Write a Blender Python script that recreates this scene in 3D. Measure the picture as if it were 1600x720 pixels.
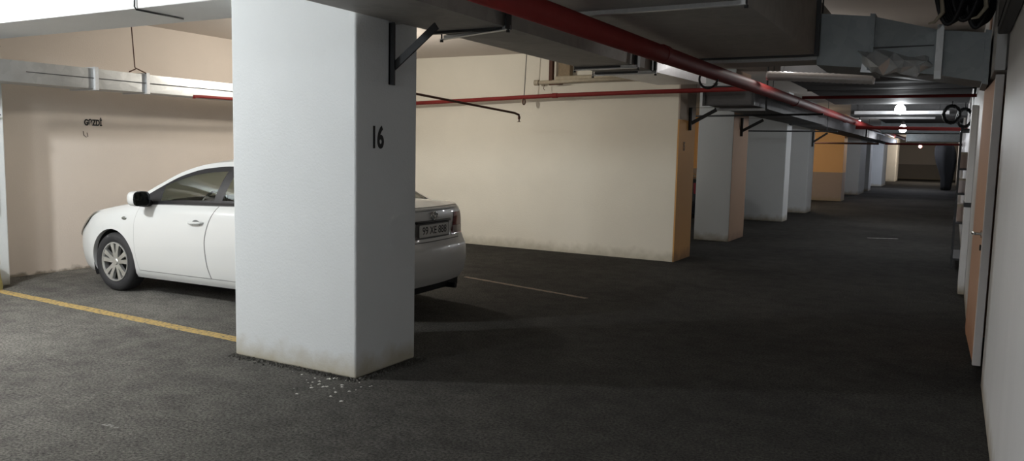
import bpy, bmesh, math, random
import numpy as np
from mathutils import Vector, Matrix

random.seed(7)
for o in list(bpy.data.objects):
    bpy.data.objects.remove(o)
scn = bpy.context.scene
COL = scn.collection
R = math.radians

# ------------------------------------------------------------------ camera
F_PX = 1225.4
yaw, pitch, roll = R(29.19), R(5.836), R(1.235)
cyw, syw, cp, sp = math.cos(yaw), math.sin(yaw), math.cos(pitch), math.sin(pitch)
fw = Vector((-syw * cp, cyw * cp, -sp))
rt = Vector((cyw, syw, 0))
up = rt.cross(fw)
r2 = rt * math.cos(roll) + up * math.sin(roll)
u2 = up * math.cos(roll) - rt * math.sin(roll)
cd = bpy.data.cameras.new('camera')
cd.sensor_fit = 'HORIZONTAL'
cd.sensor_width = 36.0
cd.lens = 36.0 * F_PX / 1600.0
cd.clip_start = 0.05
cd.clip_end = 300
cam = bpy.data.objects.new('camera', cd)
COL.objects.link(cam)
m = Matrix((r2, u2, -fw)).transposed().to_4x4()
m.translation = Vector((0, 0, 1.5))
cam.matrix_world = m
scn.camera = cam

# ------------------------------------------------------------------ world, exposure, lights
scn.view_settings.view_transform = 'Standard'
scn.view_settings.look = 'None'
scn.view_settings.exposure = 0.0
scn.view_settings.gamma = 1.0
scn.view_settings.use_curve_mapping = False
w = bpy.data.worlds.new('world')
scn.world = w
w.use_nodes = True
w.node_tree.nodes['Background'].inputs[0].default_value = (0.9, 0.95, 1.0, 1)
w.node_tree.nodes['Background'].inputs[1].default_value = 0.006


def point(name, loc, power, col, rad=0.06):
    d = bpy.data.lights.new(name, 'POINT')
    d.energy = power
    d.color = col
    d.shadow_soft_size = rad
    o = bpy.data.objects.new(name, d)
    COL.objects.link(o)
    o.location = loc
    return o


def area(name, loc, power, col, sx, sy, rot=(0, 0, 0), spread=180):
    d = bpy.data.lights.new(name, 'AREA')
    d.shape = 'RECTANGLE'
    d.size, d.size_y = sx, sy
    d.energy = power
    d.color = col
    d.spread = R(spread)
    o = bpy.data.objects.new(name, d)
    COL.objects.link(o)
    o.location = loc
    o.rotation_euler = rot
    return o


COOL = (0.94, 0.98, 1.0)
WARM = (1.0, 0.83, 0.62)
point('bay_lamp_light', (-6.9, 2.0, 2.78), 360, COOL, 0.09)
point('front_bay_lamp_light', (-4.3, -0.4, 2.78), 130, COOL, 0.09)
point('car_bay_lamp_light', (-6.7, 7.7, 2.5), 108, (1.0, 0.94, 0.84), 0.08)
point('aisle_lamp_light', (-0.86, 15.0, 2.21), 34, COOL, 0.05)
point('aisle_lamp_far_light', (-1.04, 19.5, 2.04), 42, (0.92, 0.95, 1.0), 0.05)
point('orange_bay_lamp_light', (-4.8, 25.5, 2.7), 90, (1.0, 0.85, 0.65), 0.06)
point('orange_end_lamp_light', (-2.0, 31.3, 2.2), 50, (0.92, 0.95, 1.0), 0.06)
point('blue_bay_lamp_light', (-2.0, 43.0, 2.2), 130, (0.80, 0.86, 1.0), 0.06)
point('far_lamp_light', (-1.6, 56.0, 2.4), 150, (1.0, 0.9, 0.8), 0.06)
point('duct_lamp_light', (-1.7, 9.3, 2.56), 10, (1.0, 0.97, 0.93), 0.05)
point('rear_lamp_light', (-1.0, -3.4, 2.75), 95, (0.95, 0.97, 1.0), 0.1)
point('pillar_fill_light', (-6.0, 12.2, 2.7), 34, (0.95, 0.97, 1.0), 0.1)  # unseen fill light, added to brighten the grey pillar fronts


# ------------------------------------------------------------------ materials
def nt(name):
    mt = bpy.data.materials.new(name)
    mt.use_nodes = True
    t = mt.node_tree
    return mt, t, t.nodes['Principled BSDF']


def N(t, typ, **kw):
    n = t.nodes.new(typ)
    for k, v in kw.items():
        setattr(n, k, v)
    return n


def plain(name, col, rough=0.6, metal=0.0, bump=0.0, scale=40, var=0.0, coat=0.0, spec=0.5):
    mt, t, b = nt(name)
    b.inputs['Base Color'].default_value = (*col, 1)
    b.inputs['Roughness'].default_value = rough
    b.inputs['Metallic'].default_value = metal
    b.inputs['Coat Weight'].default_value = coat
    b.inputs['Specular IOR Level'].default_value = spec
    if var or bump:
        tc = N(t, 'ShaderNodeTexCoord')
        nz = N(t, 'ShaderNodeTexNoise')
        nz.inputs['Scale'].default_value = scale
        nz.inputs['Detail'].default_value = 5
        t.links.new(tc.outputs['Object'], nz.inputs['Vector'])
        if var:
            mx = N(t, 'ShaderNodeMix', data_type='RGBA')
            mx.inputs[6].default_value = (*[c * (1 - var) for c in col], 1)
            mx.inputs[7].default_value = (*[min(1, c * (1 + var)) for c in col], 1)
            t.links.new(nz.outputs['Fac'], mx.inputs[0])
            t.links.new(mx.outputs[2], b.inputs['Base Color'])
        if bump:
            bp = N(t, 'ShaderNodeBump')
            bp.inputs['Strength'].default_value = bump
            bp.inputs['Distance'].default_value = 0.01
            t.links.new(nz.outputs['Fac'], bp.inputs['Height'])
            t.links.new(bp.outputs[0], b.inputs['Normal'])
    return mt


def plaster(name, col, dirt=(0.30, 0.25, 0.17), dirt_h=0.16, bump=0.35, band=None, streak=0.0, var=0.05):
    """painted plaster: fine roller bump, blotches, grime along the floor; band=(z, colour above)"""
    mt, t, b = nt(name)
    b.inputs['Roughness'].default_value = 0.75
    geo = N(t, 'ShaderNodeNewGeometry')
    sep = N(t, 'ShaderNodeSeparateXYZ')
    t.links.new(geo.outputs['Position'], sep.inputs[0])
    n1 = N(t, 'ShaderNodeTexNoise')
    n1.inputs['Scale'].default_value = 2.2
    n1.inputs['Detail'].default_value = 6
    t.links.new(geo.outputs['Position'], n1.inputs['Vector'])
    mx = N(t, 'ShaderNodeMix', data_type='RGBA')
    mx.inputs[6].default_value = (*[c * (1 - var) for c in col], 1)
    mx.inputs[7].default_value = (*[min(1, c * (1 + var)) for c in col], 1)
    t.links.new(n1.outputs['Fac'], mx.inputs[0])
    cur = mx.outputs[2]
    if streak:
        mp = N(t, 'ShaderNodeMapping')
        mp.inputs['Scale'].default_value = (1.2, 1.2, 0.12)
        t.links.new(geo.outputs['Position'], mp.inputs['Vector'])
        ns = N(t, 'ShaderNodeTexNoise')
        ns.inputs['Scale'].default_value = 2.5
        ns.inputs['Detail'].default_value = 3
        t.links.new(mp.outputs[0], ns.inputs['Vector'])
        ms = N(t, 'ShaderNodeMix', data_type='RGBA', blend_type='MULTIPLY')
        ms.inputs[0].default_value = streak
        t.links.new(cur, ms.inputs[6])
        t.links.new(ns.outputs['Fac'], ms.inputs[7])
        cur = ms.outputs[2]
    if band:
        z0, c2 = band
        gt = N(t, 'ShaderNodeMath', operation='GREATER_THAN')
        gt.inputs[1].default_value = z0
        t.links.new(sep.outputs[2], gt.inputs[0])
        mb = N(t, 'ShaderNodeMix', data_type='RGBA')
        mb.inputs[7].default_value = (*c2, 1)
        t.links.new(gt.outputs[0], mb.inputs[0])
        t.links.new(cur, mb.inputs[6])
        cur = mb.outputs[2]
    # grime near the floor, ragged upper edge
    n2 = N(t, 'ShaderNodeTexNoise')
    n2.inputs['Scale'].default_value = 7
    n2.inputs['Detail'].default_value = 8
    t.links.new(geo.outputs['Position'], n2.inputs['Vector'])
    ad = N(t, 'ShaderNodeMath', operation='MULTIPLY_ADD')
    ad.inputs[1].default_value = -0.22
    t.links.new(n2.outputs['Fac'], ad.inputs[0])
    t.links.new(sep.outputs[2], ad.inputs[2])
    mr = N(t, 'ShaderNodeMapRange')
    mr.inputs[1].default_value = -0.10
    mr.inputs[2].default_value = dirt_h - 0.11
    mr.inputs[3].default_value = 0.85
    mr.inputs[4].default_value = 0.0
    t.links.new(ad.outputs[0], mr.inputs[0])
    md = N(t, 'ShaderNodeMix', data_type='RGBA')
    md.inputs[7].default_value = (*dirt, 1)
    t.links.new(mr.outputs[0], md.inputs[0])
    t.links.new(cur, md.inputs[6])
    t.links.new(md.outputs[2], b.inputs['Base Color'])
    n3 = N(t, 'ShaderNodeTexNoise')
    n3.inputs['Scale'].default_value = 70
    n3.inputs['Detail'].default_value = 4
    t.links.new(geo.outputs['Position'], n3.inputs['Vector'])
    bp = N(t, 'ShaderNodeBump')
    bp.inputs['Strength'].default_value = bump
    bp.inputs['Distance'].default_value = 0.006
    t.links.new(n3.outputs['Fac'], bp.inputs['Height'])
    t.links.new(bp.outputs[0], b.inputs['Normal'])
    return mt


def asphalt():
    mt, t, b = nt('asphalt')
    b.inputs['Roughness'].default_value = 0.95
    b.inputs['Specular IOR Level'].default_value = 0.18
    geo = N(t, 'ShaderNodeNewGeometry')

    def nz(s, d, r=0.5):
        n = N(t, 'ShaderNodeTexNoise')
        n.inputs['Scale'].default_value = s
        n.inputs['Detail'].default_value = d
        n.inputs['Roughness'].default_value = r
        t.links.new(geo.outputs['Position'], n.inputs['Vector'])
        return n
    big, mid, fine = nz(0.7, 5), nz(5, 8, 0.7), nz(60, 6, 0.8)
    r1 = N(t, 'ShaderNodeValToRGB')
    r1.color_ramp.elements[0].position = 0.38
    r1.color_ramp.elements[0].color = (0.052, 0.050, 0.048, 1)
    r1.color_ramp.elements[1].position = 0.64
    r1.color_ramp.elements[1].color = (0.118, 0.115, 0.106, 1)
    a = N(t, 'ShaderNodeMath', operation='MULTIPLY_ADD')
    a.inputs[1].default_value = 0.55
    t.links.new(mid.outputs['Fac'], a.inputs[0])
    h = N(t, 'ShaderNodeMath', operation='MULTIPLY')
    h.inputs[1].default_value = 0.45
    t.links.new(big.outputs['Fac'], h.inputs[0])
    t.links.new(h.outputs[0], a.inputs[2])
    t.links.new(a.outputs[0], r1.inputs[0])
    mul = N(t, 'ShaderNodeMix', data_type='RGBA', blend_type='MULTIPLY')
    mul.inputs[0].default_value = 1.0
    r2_ = N(t, 'ShaderNodeValToRGB')
    r2_.color_ramp.elements[0].position = 0.38
    r2_.color_ramp.elements[0].color = (0.30, 0.30, 0.30, 1)
    r2_.color_ramp.elements[1].position = 0.64
    r2_.color_ramp.elements[1].color = (1.65, 1.65, 1.6, 1)
    t.links.new(fine.outputs['Fac'], r2_.inputs[0])
    t.links.new(r1.outputs[0], mul.inputs[6])
    t.links.new(r2_.outputs[0], mul.inputs[7])
    # dusty front bay to fresher aisle; part of the darkening is painted lamp falloff
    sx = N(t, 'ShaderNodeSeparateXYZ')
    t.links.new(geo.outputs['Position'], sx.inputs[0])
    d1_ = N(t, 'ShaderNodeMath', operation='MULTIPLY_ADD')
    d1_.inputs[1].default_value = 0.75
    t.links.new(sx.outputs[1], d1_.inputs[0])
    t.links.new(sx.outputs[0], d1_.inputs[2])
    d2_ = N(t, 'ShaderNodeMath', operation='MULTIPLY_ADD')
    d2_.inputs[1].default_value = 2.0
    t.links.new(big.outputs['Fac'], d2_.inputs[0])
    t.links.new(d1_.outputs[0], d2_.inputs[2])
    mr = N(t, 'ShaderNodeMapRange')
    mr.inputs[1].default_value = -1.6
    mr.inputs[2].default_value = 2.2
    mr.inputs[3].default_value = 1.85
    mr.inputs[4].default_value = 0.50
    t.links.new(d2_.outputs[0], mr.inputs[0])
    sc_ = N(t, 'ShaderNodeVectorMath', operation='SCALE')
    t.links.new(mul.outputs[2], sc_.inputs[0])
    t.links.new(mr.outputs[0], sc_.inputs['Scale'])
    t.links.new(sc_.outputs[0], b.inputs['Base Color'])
    bp = N(t, 'ShaderNodeBump')
    bp.inputs['Strength'].default_value = 0.9
    bp.inputs['Distance'].default_value = 0.012
    t.links.new(fine.outputs['Fac'], bp.inputs['Height'])
    t.links.new(bp.outputs[0], b.inputs['Normal'])
    return mt


def worn_paint(name, col, keep=0.45):
    """road paint with worn holes through to asphalt colour"""
    mt, t, b = nt(name)
    b.inputs['Roughness'].default_value = 0.8
    geo = N(t, 'ShaderNodeNewGeometry')
    n = N(t, 'ShaderNodeTexNoise')
    n.inputs['Scale'].default_value = 35
    n.inputs['Detail'].default_value = 8
    t.links.new(geo.outputs['Position'], n.inputs['Vector'])
    rp = N(t, 'ShaderNodeValToRGB')
    rp.color_ramp.elements[0].position = keep - 0.08
    rp.color_ramp.elements[0].color = (0.10, 0.095, 0.08, 1)
    rp.color_ramp.elements[1].position = keep + 0.10
    rp.color_ramp.elements[1].color = (*col, 1)
    t.links.new(n.outputs['Fac'], rp.inputs[0])
    t.links.new(rp.outputs[0], b.inputs['Base Color'])
    return mt


def galv(name, col=(0.42, 0.43, 0.43), rough=0.42, metal=0.85, spangle=14.0, var=0.25):
    mt, t, b = nt(name)
    b.inputs['Metallic'].default_value = metal
    tc = N(t, 'ShaderNodeTexCoord')
    vo = N(t, 'ShaderNodeTexVoronoi')
    vo.inputs['Scale'].default_value = spangle
    nz = N(t, 'ShaderNodeTexNoise')
    nz.inputs['Scale'].default_value = 3.0
    nz.inputs['Detail'].default_value = 6
    t.links.new(tc.outputs['Object'], vo.inputs['Vector'])
    t.links.new(tc.outputs['Object'], nz.inputs['Vector'])
    ad = N(t, 'ShaderNodeMath', operation='MULTIPLY_ADD')
    ad.inputs[1].default_value = 0.35
    t.links.new(vo.outputs['Color'], ad.inputs[0])
    hf = N(t, 'ShaderNodeMath', operation='MULTIPLY')
    hf.inputs[1].default_value = 0.65
    t.links.new(nz.outputs['Fac'], hf.inputs[0])
    t.links.new(hf.outputs[0], ad.inputs[2])
    mx = N(t, 'ShaderNodeMix', data_type='RGBA')
    mx.inputs[6].default_value = (*[c * (1 - var) for c in col], 1)
    mx.inputs[7].default_value = (*[min(1, c * (1 + var)) for c in col], 1)
    t.links.new(ad.outputs[0], mx.inputs[0])
    t.links.new(mx.outputs[2], b.inputs['Base Color'])
    mr = N(t, 'ShaderNodeMapRange')
    mr.inputs[3].default_value = rough - 0.08
    mr.inputs[4].default_value = rough + 0.14
    t.links.new(nz.outputs['Fac'], mr.inputs[0])
    t.links.new(mr.outputs[0], b.inputs['Roughness'])
    bp = N(t, 'ShaderNodeBump')
    bp.inputs['Strength'].default_value = 0.25
    bp.inputs['Distance'].default_value = 0.02
    t.links.new(nz.outputs['Fac'], bp.inputs['Height'])
    t.links.new(bp.outputs[0], b.inputs['Normal'])
    return mt


def emit(name, col, s):
    mt, t, b = nt(name)
    b.inputs['Base Color'].default_value = (1, 1, 1, 1)
    b.inputs['Emission Color'].default_value = (*col, 1)
    b.inputs['Emission Strength'].default_value = s
    return mt


def glass(name, tint=(0.55, 0.62, 0.58), gl=0.06):
    mt, t, b = nt(name)
    t.nodes.remove(b)
    tr = N(t, 'ShaderNodeBsdfTransparent')
    tr.inputs[0].default_value = (*tint, 1)
    gs = N(t, 'ShaderNodeBsdfGlossy')
    gs.inputs['Roughness'].default_value = 0.03
    gs.inputs[0].default_value = (0.9, 0.95, 0.95, 1)
    fr = N(t, 'ShaderNodeFresnel')
    fr.inputs[0].default_value = 1.5
    mx = N(t, 'ShaderNodeMixShader')
    t.links.new(fr.outputs[0], mx.inputs[0])
    t.links.new(tr.outputs[0], mx.inputs[1])
    t.links.new(gs.outputs[0], mx.inputs[2])
    t.links.new(mx.outputs[0], t.nodes['Material Output'].inputs[0])
    return mt


M = {}
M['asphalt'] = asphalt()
M['white_wall'] = plaster('white_plaster', (0.66, 0.69, 0.70), dirt=(0.40, 0.36, 0.26))
M['beam_white'] = plaster('beam_paint', (0.78, 0.79, 0.79))
M['tan_wall'] = plaster('beige_plaster', (0.70, 0.625, 0.555), dirt=(0.2, 0.17, 0.13), dirt_h=0.05)
M['cream_wall'] = plaster('cream_plaster', (0.76, 0.725, 0.63), dirt=(0.45, 0.42, 0.33))
M['ceiling'] = plaster('ceiling_plaster', (0.60, 0.545, 0.495), bump=0.2)
M['right_wall'] = plaster('grey_white_wall', (0.70, 0.70, 0.70), streak=0.16, bump=0.2)
M['right_wall'].node_tree.nodes['Principled BSDF'].inputs['Roughness'].default_value = 0.5
M['ochre'] = plaster('ochre_paint', (0.62, 0.33, 0.11), dirt=(0.25, 0.13, 0.05), band=(1.97, (0.42, 0.36, 0.30)))
M['brown'] = plaster('shaded_ochre_paint', (0.34, 0.215, 0.14), dirt=(0.2, 0.12, 0.08))  # same ochre paint darkened, its weaker light put into the colour
M['grey_pillar'] = plaster('grey_pillar_paint', (0.66, 0.68, 0.68))
M['orange_dado'] = plaster('orange_wall_with_grey_dado', (0.36, 0.29, 0.25), band=(0.98, (0.76, 0.44, 0.19)))
M['far_wall'] = plaster('far_wall_paint', (0.26, 0.23, 0.19), band=(1.1, (0.50, 0.45, 0.38)))
M['peach'] = plaster('peach_paint', (0.72, 0.46, 0.32), dirt=(0.35, 0.15, 0.07), dirt_h=0.5)
M['galv'] = galv('galvanised_sheet')
M['galv_dark'] = galv('dusty_galvanised_sheet', (0.36, 0.345, 0.325), rough=0.6, metal=0.25)
M['galv_black'] = galv('near_black_sheet', (0.075, 0.075, 0.078), rough=0.65, metal=0.1)  # near-black sheet tone for the ducts deeper in the aisle
M['galv_blue'] = galv('dull_galvanised_sheet', (0.25, 0.275, 0.285), rough=0.5, metal=0.6)
M['foil'] = galv('aluminium_foil', (0.74, 0.74, 0.76), rough=0.35, metal=0.4, spangle=30, var=0.12)
M['crumple'] = galv('crumpled_foil', (0.62, 0.65, 0.67), rough=0.3, metal=0.4)
M['steel'] = plain('bare_steel', (0.66, 0.67, 0.68), 0.35, 0.35, var=0.15)
M['dark_steel'] = plain('dark_steel', (0.045, 0.047, 0.05), 0.5, 0.4, var=0.2)
M['rust'] = plain('rusty_steel', (0.10, 0.045, 0.03), 0.8, 0.1, bump=0.3, var=0.3)
M['red_paint'] = plain('red_pipe_paint', (0.21, 0.026, 0.024), 0.6, 0.0, var=0.15, scale=6, spec=0.2)
M['pipe_pale'] = plain('pale_pipe', (0.42, 0.37, 0.28), 0.6, 0.0, var=0.25, scale=20)
M['stain'] = plain('rust_stain', (0.26, 0.20, 0.13), 0.9, var=0.3, scale=30)
M['black_paint'] = plain('black_stencil_paint', (0.012, 0.012, 0.012), 0.7)
M['faded_paint'] = plain('faded_stencil_paint', (0.16, 0.13, 0.11), 0.8)
M['yellow_line'] = worn_paint('yellow_road_paint', (0.43, 0.30, 0.10), 0.42)
M['old_line'] = worn_paint('worn_road_paint', (0.20, 0.14, 0.09), 0.50)
M['white_scrape'] = worn_paint('white_scrape', (0.62, 0.60, 0.57), 0.46)
M['pale_scuff'] = worn_paint('pale_scuff', (0.32, 0.32, 0.30), 0.52)
M['rubber'] = plain('tyre_rubber', (0.022, 0.022, 0.024), 0.75, bump=0.2, scale=90)
M['alloy'] = plain('alloy', (0.62, 0.62, 0.61), 0.30, 0.75)
M['car_paint'] = plain('white_car_paint', (0.68, 0.69, 0.68), 0.3, 0.0, coat=0.5)
M['dark_car_paint'] = plain('dark_car_paint', (0.02, 0.02, 0.024), 0.25, 0.0, coat=0.6)
M['seam'] = plain('panel_gap', (0.16, 0.16, 0.16), 0.8)
M['trim_black'] = plain('black_trim', (0.014, 0.014, 0.016), 0.35)
M['under'] = plain('underbody', (0.012, 0.012, 0.012), 0.9)
M['glass'] = glass('car_glass', (0.96, 0.98, 0.90))
M['mirror_glass'] = plain('mirror_glass', (0.05, 0.055, 0.06), 0.06, 0.9)
M['lamp_clear'] = plain('headlamp_lens', (0.17, 0.18, 0.16), 0.12, 0.3, coat=1.0)
M['lamp_red'] = plain('tail_lamp_lens', (0.22, 0.012, 0.02), 0.12, 0.0, coat=1.0)
M['lamp_grey'] = plain('reverse_lamp_lens', (0.45, 0.38, 0.37), 0.15, coat=1.0)
M['chrome'] = plain('chrome', (0.75, 0.75, 0.75), 0.12, 1.0)
M['plate'] = plain('plate_white', (0.62, 0.62, 0.60), 0.4)
M['seat'] = plain('seat_fabric', (0.56, 0.53, 0.42), 0.9, bump=0.2)
M['dash'] = plain('dash_plastic', (0.20, 0.19, 0.15), 0.6)
M['door_white'] = plain('white_door_edge', (0.86, 0.82, 0.80), 0.5, var=0.06, scale=5)
M['panel_blue'] = plain('pale_blue_panel', (0.55, 0.63, 0.66), 0.5)
M['bucket_yellow'] = plain('faded_yellow_plastic', (0.48, 0.42, 0.17), 0.6, bump=0.2, var=0.15, scale=9)
M['purple'] = plain('dark_purple_tape', (0.07, 0.03, 0.06), 0.6)
M['white_plastic'] = plain('white_plastic', (0.78, 0.78, 0.76), 0.5)
M['cable'] = plain('black_cable', (0.012, 0.012, 0.014), 0.55)
M['carton'] = plain('pinkish_carton', (0.42, 0.33, 0.29), 0.8, var=0.1)
M['dark_cloth'] = plain('dark_tarpaulin', (0.008, 0.008, 0.009), 0.9, bump=0.4, scale=6)
M['grit'] = plain('pale_grit', (0.55, 0.54, 0.50), 0.9)
M['bulb'] = emit('lit_bulb', (0.95, 0.98, 1.0), 45)
M['bulb_far'] = emit('lit_far_bulb', (0.85, 0.88, 1.0), 14)
M['bulb_red'] = emit('lit_red_lamp', (1.0, 0.32, 0.22), 1.6)


# ------------------------------------------------------------------ helpers
class MB:
    def __init__(s):
        s.v, s.f, s.mi = [], [], []

    def add(s, vs, fs, mi=0, T=None):
        o = len(s.v)
        for p in vs:
            p = Vector(p)
            s.v.append(T @ p if T else p)
        for f in fs:
            s.f.append([o + i for i in f])
            s.mi.append(mi)
        return s

    def box(s, a, b, mi=0, T=None):
        x0, y0, z0 = a
        x1, y1, z1 = b
        vs = [(x0, y0, z0), (x1, y0, z0), (x1, y1, z0), (x0, y1, z0), (x0, y0, z1), (x1, y0, z1), (x1, y1, z1), (x0, y1, z1)]
        fs = [(0, 3, 2, 1), (4, 5, 6, 7), (0, 1, 5, 4), (1, 2, 6, 5), (2, 3, 7, 6), (3, 0, 4, 7)]
        return s.add(vs, fs, mi, T)

    def hexa(s, vs, mi=0):
        return s.add(vs, [(0, 3, 2, 1), (4, 5, 6, 7), (0, 1, 5, 4), (1, 2, 6, 5), (2, 3, 7, 6), (3, 0, 4, 7)], mi)

    def tube(s, pts, r, n=12, mi=0, cap=True, closed=False):
        pts = [Vector(p) for p in pts]
        o = len(s.v)
        k = len(pts)
        rs = r if isinstance(r, (list, tuple)) else [r] * k
        nrm = None
        for i, p in enumerate(pts):
            if closed:
                d = (pts[(i + 1) % k] - pts[i - 1])
            else:
                d = (pts[min(i + 1, k - 1)] - pts[max(i - 1, 0)])
            d.normalize()
            if nrm is None:
                nrm = d.orthogonal().normalized()
            else:
                nrm = (nrm - d * nrm.dot(d)).normalized()
            bn = d.cross(nrm)
            for j in range(n):
                a = 2 * math.pi * j / n
                s.v.append(p + (nrm * math.cos(a) + bn * math.sin(a)) * rs[i])
        for i in range(k if closed else k - 1):
            i2 = (i + 1) % k
            for j in range(n):
                j2 = (j + 1) % n
                s.f.append([o + i * n + j, o + i * n + j2, o + i2 * n + j2, o + i2 * n + j])
                s.mi.append(mi)
        if cap and not closed:
            s.f.append([o + j for j in range(n)][::-1])
            s.f.append([o + (k - 1) * n + j for j in range(n)])
            s.mi += [mi, mi]
        return s

    def lathe(s, prof, n=32, mi=0, T=None, axis='Z'):
        """prof: list of (r, h)"""
        vs = []
        for r, h in prof:
            for j in range(n):
                a = 2 * math.pi * j / n
                if axis == 'Z':
                    vs.append((r * math.cos(a), r * math.sin(a), h))
                else:
                    vs.append((r * math.cos(a), h, r * math.sin(a)))
        fs = []
        for i in range(len(prof) - 1):
            for j in range(n):
                j2 = (j + 1) % n
                fs.append((i * n + j, i * n + j2, (i + 1) * n + j2, (i + 1) * n + j))
        return s.add(vs, fs, mi, T)

    def grid(s, P, nu, nv, mi=0, flip=False):
        """P(i,j) -> point"""
        vs = [P(i, j) for i in range(nu) for j in range(nv)]
        fs = []
        for i in range(nu - 1):
            for j in range(nv - 1):
                q = (i * nv + j, (i + 1) * nv + j, (i + 1) * nv + j + 1, i * nv + j + 1)
                fs.append(q[::-1] if flip else q)
        return s.add(vs, fs, mi)

    def build(s, name, mats, parent=None, smooth=False, bevel=0.0, seg=2, auto=None, offset=None):
        me = bpy.data.meshes.new(name)
        vs = s.v
        if offset is not None:
            vs = [v - Vector(offset) for v in vs]
        me.from_pydata([tuple(v) for v in vs], [], s.f)
        if not isinstance(mats, (list, tuple)):
            mats = [mats]
        for mm in mats:
            me.materials.append(mm)
        for p, i in zip(me.polygons, s.mi):
            p.material_index = i
            p.use_smooth = smooth
        bm = bmesh.new()
        bm.from_mesh(me)
        bmesh.ops.recalc_face_normals(bm, faces=bm.faces)
        bm.to_mesh(me)
        bm.free()
        if auto:
            me.set_sharp_from_angle(angle=R(auto))
        o = bpy.data.objects.new(name, me)
        COL.objects.link(o)
        if offset is not None:
            o.location = offset
        if parent:
            o.parent = parent
        if bevel:
            md = o.modifiers.new('bevel', 'BEVEL')
            md.width = bevel
            md.segments = seg
            md.limit_method = 'ANGLE'
        return o


def tag(o, label, cat, group=None, kind=None):
    o['label'] = label
    o['category'] = cat
    if group:
        o['group'] = group
    if kind:
        o['kind'] = kind
    return o


def thing(name, loc, label, cat, group=None, rz=0.0):
    o = bpy.data.objects.new(name, None)
    COL.objects.link(o)
    o.empty_display_size = 0.1
    o.location = loc
    o.rotation_euler = (0, 0, rz)
    return tag(o, label, cat, group)


def struct(name, mb, mats, **kw):
    o = mb.build(name, mats, **kw)
    o['kind'] = 'structure'
    return o


def text_mesh(name, txt, size, mat, M4, parent=None, thick=0.0015, sx=1.0, bold=0.0, align='CENTER'):
    c = bpy.data.curves.new(name, 'FONT')
    c.body = txt
    c.size = size
    c.extrude = thick
    c.offset = bold
    c.align_x = align
    c.align_y = 'CENTER'
    tmp = bpy.data.objects.new(name + '_tmp', c)
    COL.objects.link(tmp)
    dg = bpy.context.evaluated_depsgraph_get()
    me = bpy.data.meshes.new_from_object(tmp.evaluated_get(dg))
    bpy.data.objects.remove(tmp)
    me.transform(M4 @ Matrix.Diagonal((sx, 1, 1, 1)))
    me.materials.clear()
    me.materials.append(mat)
    me.name = name
    o = bpy.data.objects.new(name, me)
    COL.objects.link(o)
    if parent:
        o.parent = parent
    return o


def axes(loc, xdir, ydir):
    x = Vector(xdir).normalized()
    y = Vector(ydir).normalized()
    z = x.cross(y)
    mm = Matrix((x, y, z)).transposed().to_4x4()
    mm.translation = Vector(loc)
    return mm


# ------------------------------------------------------------------ the setting
CZ = 2.95
LX = -8.9
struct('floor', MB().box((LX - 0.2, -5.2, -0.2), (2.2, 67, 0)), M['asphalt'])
struct('ceiling', MB().box((LX - 0.2, -5.2, CZ), (2.2, 67, CZ + 0.2)), M['ceiling'])
struct('wall_left', MB().box((LX - 0.2, -5.2, 0), (LX, 10.5, CZ)), M['tan_wall'])
struct('wall_left_far', MB().box((LX - 0.2, 11.32, 0), (LX, 67, CZ)), M['cream_wall'])
struct('wall_rear', MB().box((LX, -5.2, 0), (2.2, -5.0, CZ)), M['white_wall'])
struct('wall_far', MB().box((LX, 66, 0), (0.5, 66.2, CZ)), M['far_wall'])
# divider wall between the car bay and the next one, with its ochre painted end
wb = MB()
wb.box((LX, 10.55, 0), (-3.33, 11.32, CZ), 0)
wb.box((-3.33, 10.552, 0), (-3.31, 11.318, CZ), 1)
div = struct('wall_bay', wb, [M['cream_wall'], M['ochre']])
wo = MB().box((LX, 29.0, 0), (-3.3, 29.9, CZ))
struct('wall_orange', wo, M['orange_dado'])
# right wall: near stretch, doorway, far stretch
struct('wall_right', MB().box((0.258, -5.0, 0), (0.45, 6.0, CZ)), M['right_wall'], bevel=0.008)
struct('wall_right_jamb', MB().box((0.19, 7.72, 0), (0.45, 8.05, CZ)), M['peach'])
struct('wall_right_far', MB().box((0.20, 8.05, 0), (0.45, 66, CZ)), M['right_wall'])
struct('wall_right_lintel', MB().box((0.20, 6.4, 2.12), (0.45, 7.72, CZ)), M['right_wall'])
struct('wall_store', MB().box((2.0, -5.0, 0), (2.2, 66, CZ)), M['tan_wall'])
struct('wall_store_back', MB().box((0.45, 9.2, 0), (2.0, 9.4, CZ)), M['far_wall'])

# ------------------------------------------------------------------ pillars
PIL = {}


def pillar(x0, x1, y0, y1, mats, label, side_idx=0):
    cx, cy_ = (x0 + x1) / 2, (y0 + y1) / 2
    mb = MB()
    vs = [(x0, y0, 0), (x1, y0, 0), (x1, y1, 0), (x0, y1, 0), (x0, y0, CZ), (x1, y0, CZ), (x1, y1, CZ), (x0, y1, CZ)]
    mb.add(vs, [(0, 3, 2, 1), (4, 5, 6, 7), (0, 1, 5, 4), (2, 3, 7, 6), (3, 0, 4, 7)], 0)
    mb.add(vs, [(1, 2, 6, 5)], side_idx)
    # merge so the bevel finds real edges
    t = thing('concrete_pillar', (cx, cy_, 0), label, 'pillar')
    me = bpy.data.meshes.new('shaft')
    me.from_pydata([tuple(Vector(v) - Vector((cx, cy_, 0))) for v in vs], [],
                   [(0, 3, 2, 1), (4, 5, 6, 7), (0, 1, 5, 4), (2, 3, 7, 6), (3, 0, 4, 7), (1, 2, 6, 5)])
    for mm in mats:
        me.materials.append(mm)
    me.polygons[5].material_index = side_idx
    o = bpy.data.objects.new('shaft', me)
    COL.objects.link(o)
    o.parent = t
    md = o.modifiers.new('bevel', 'BEVEL')
    md.width = 0.012
    md.segments = 2
    return t


W_ = M['white_wall']
pA = pillar(-4.4, -3.29, 3.85, 4.49, [W_], 'big white foreground pillar with black number 16')
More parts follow.
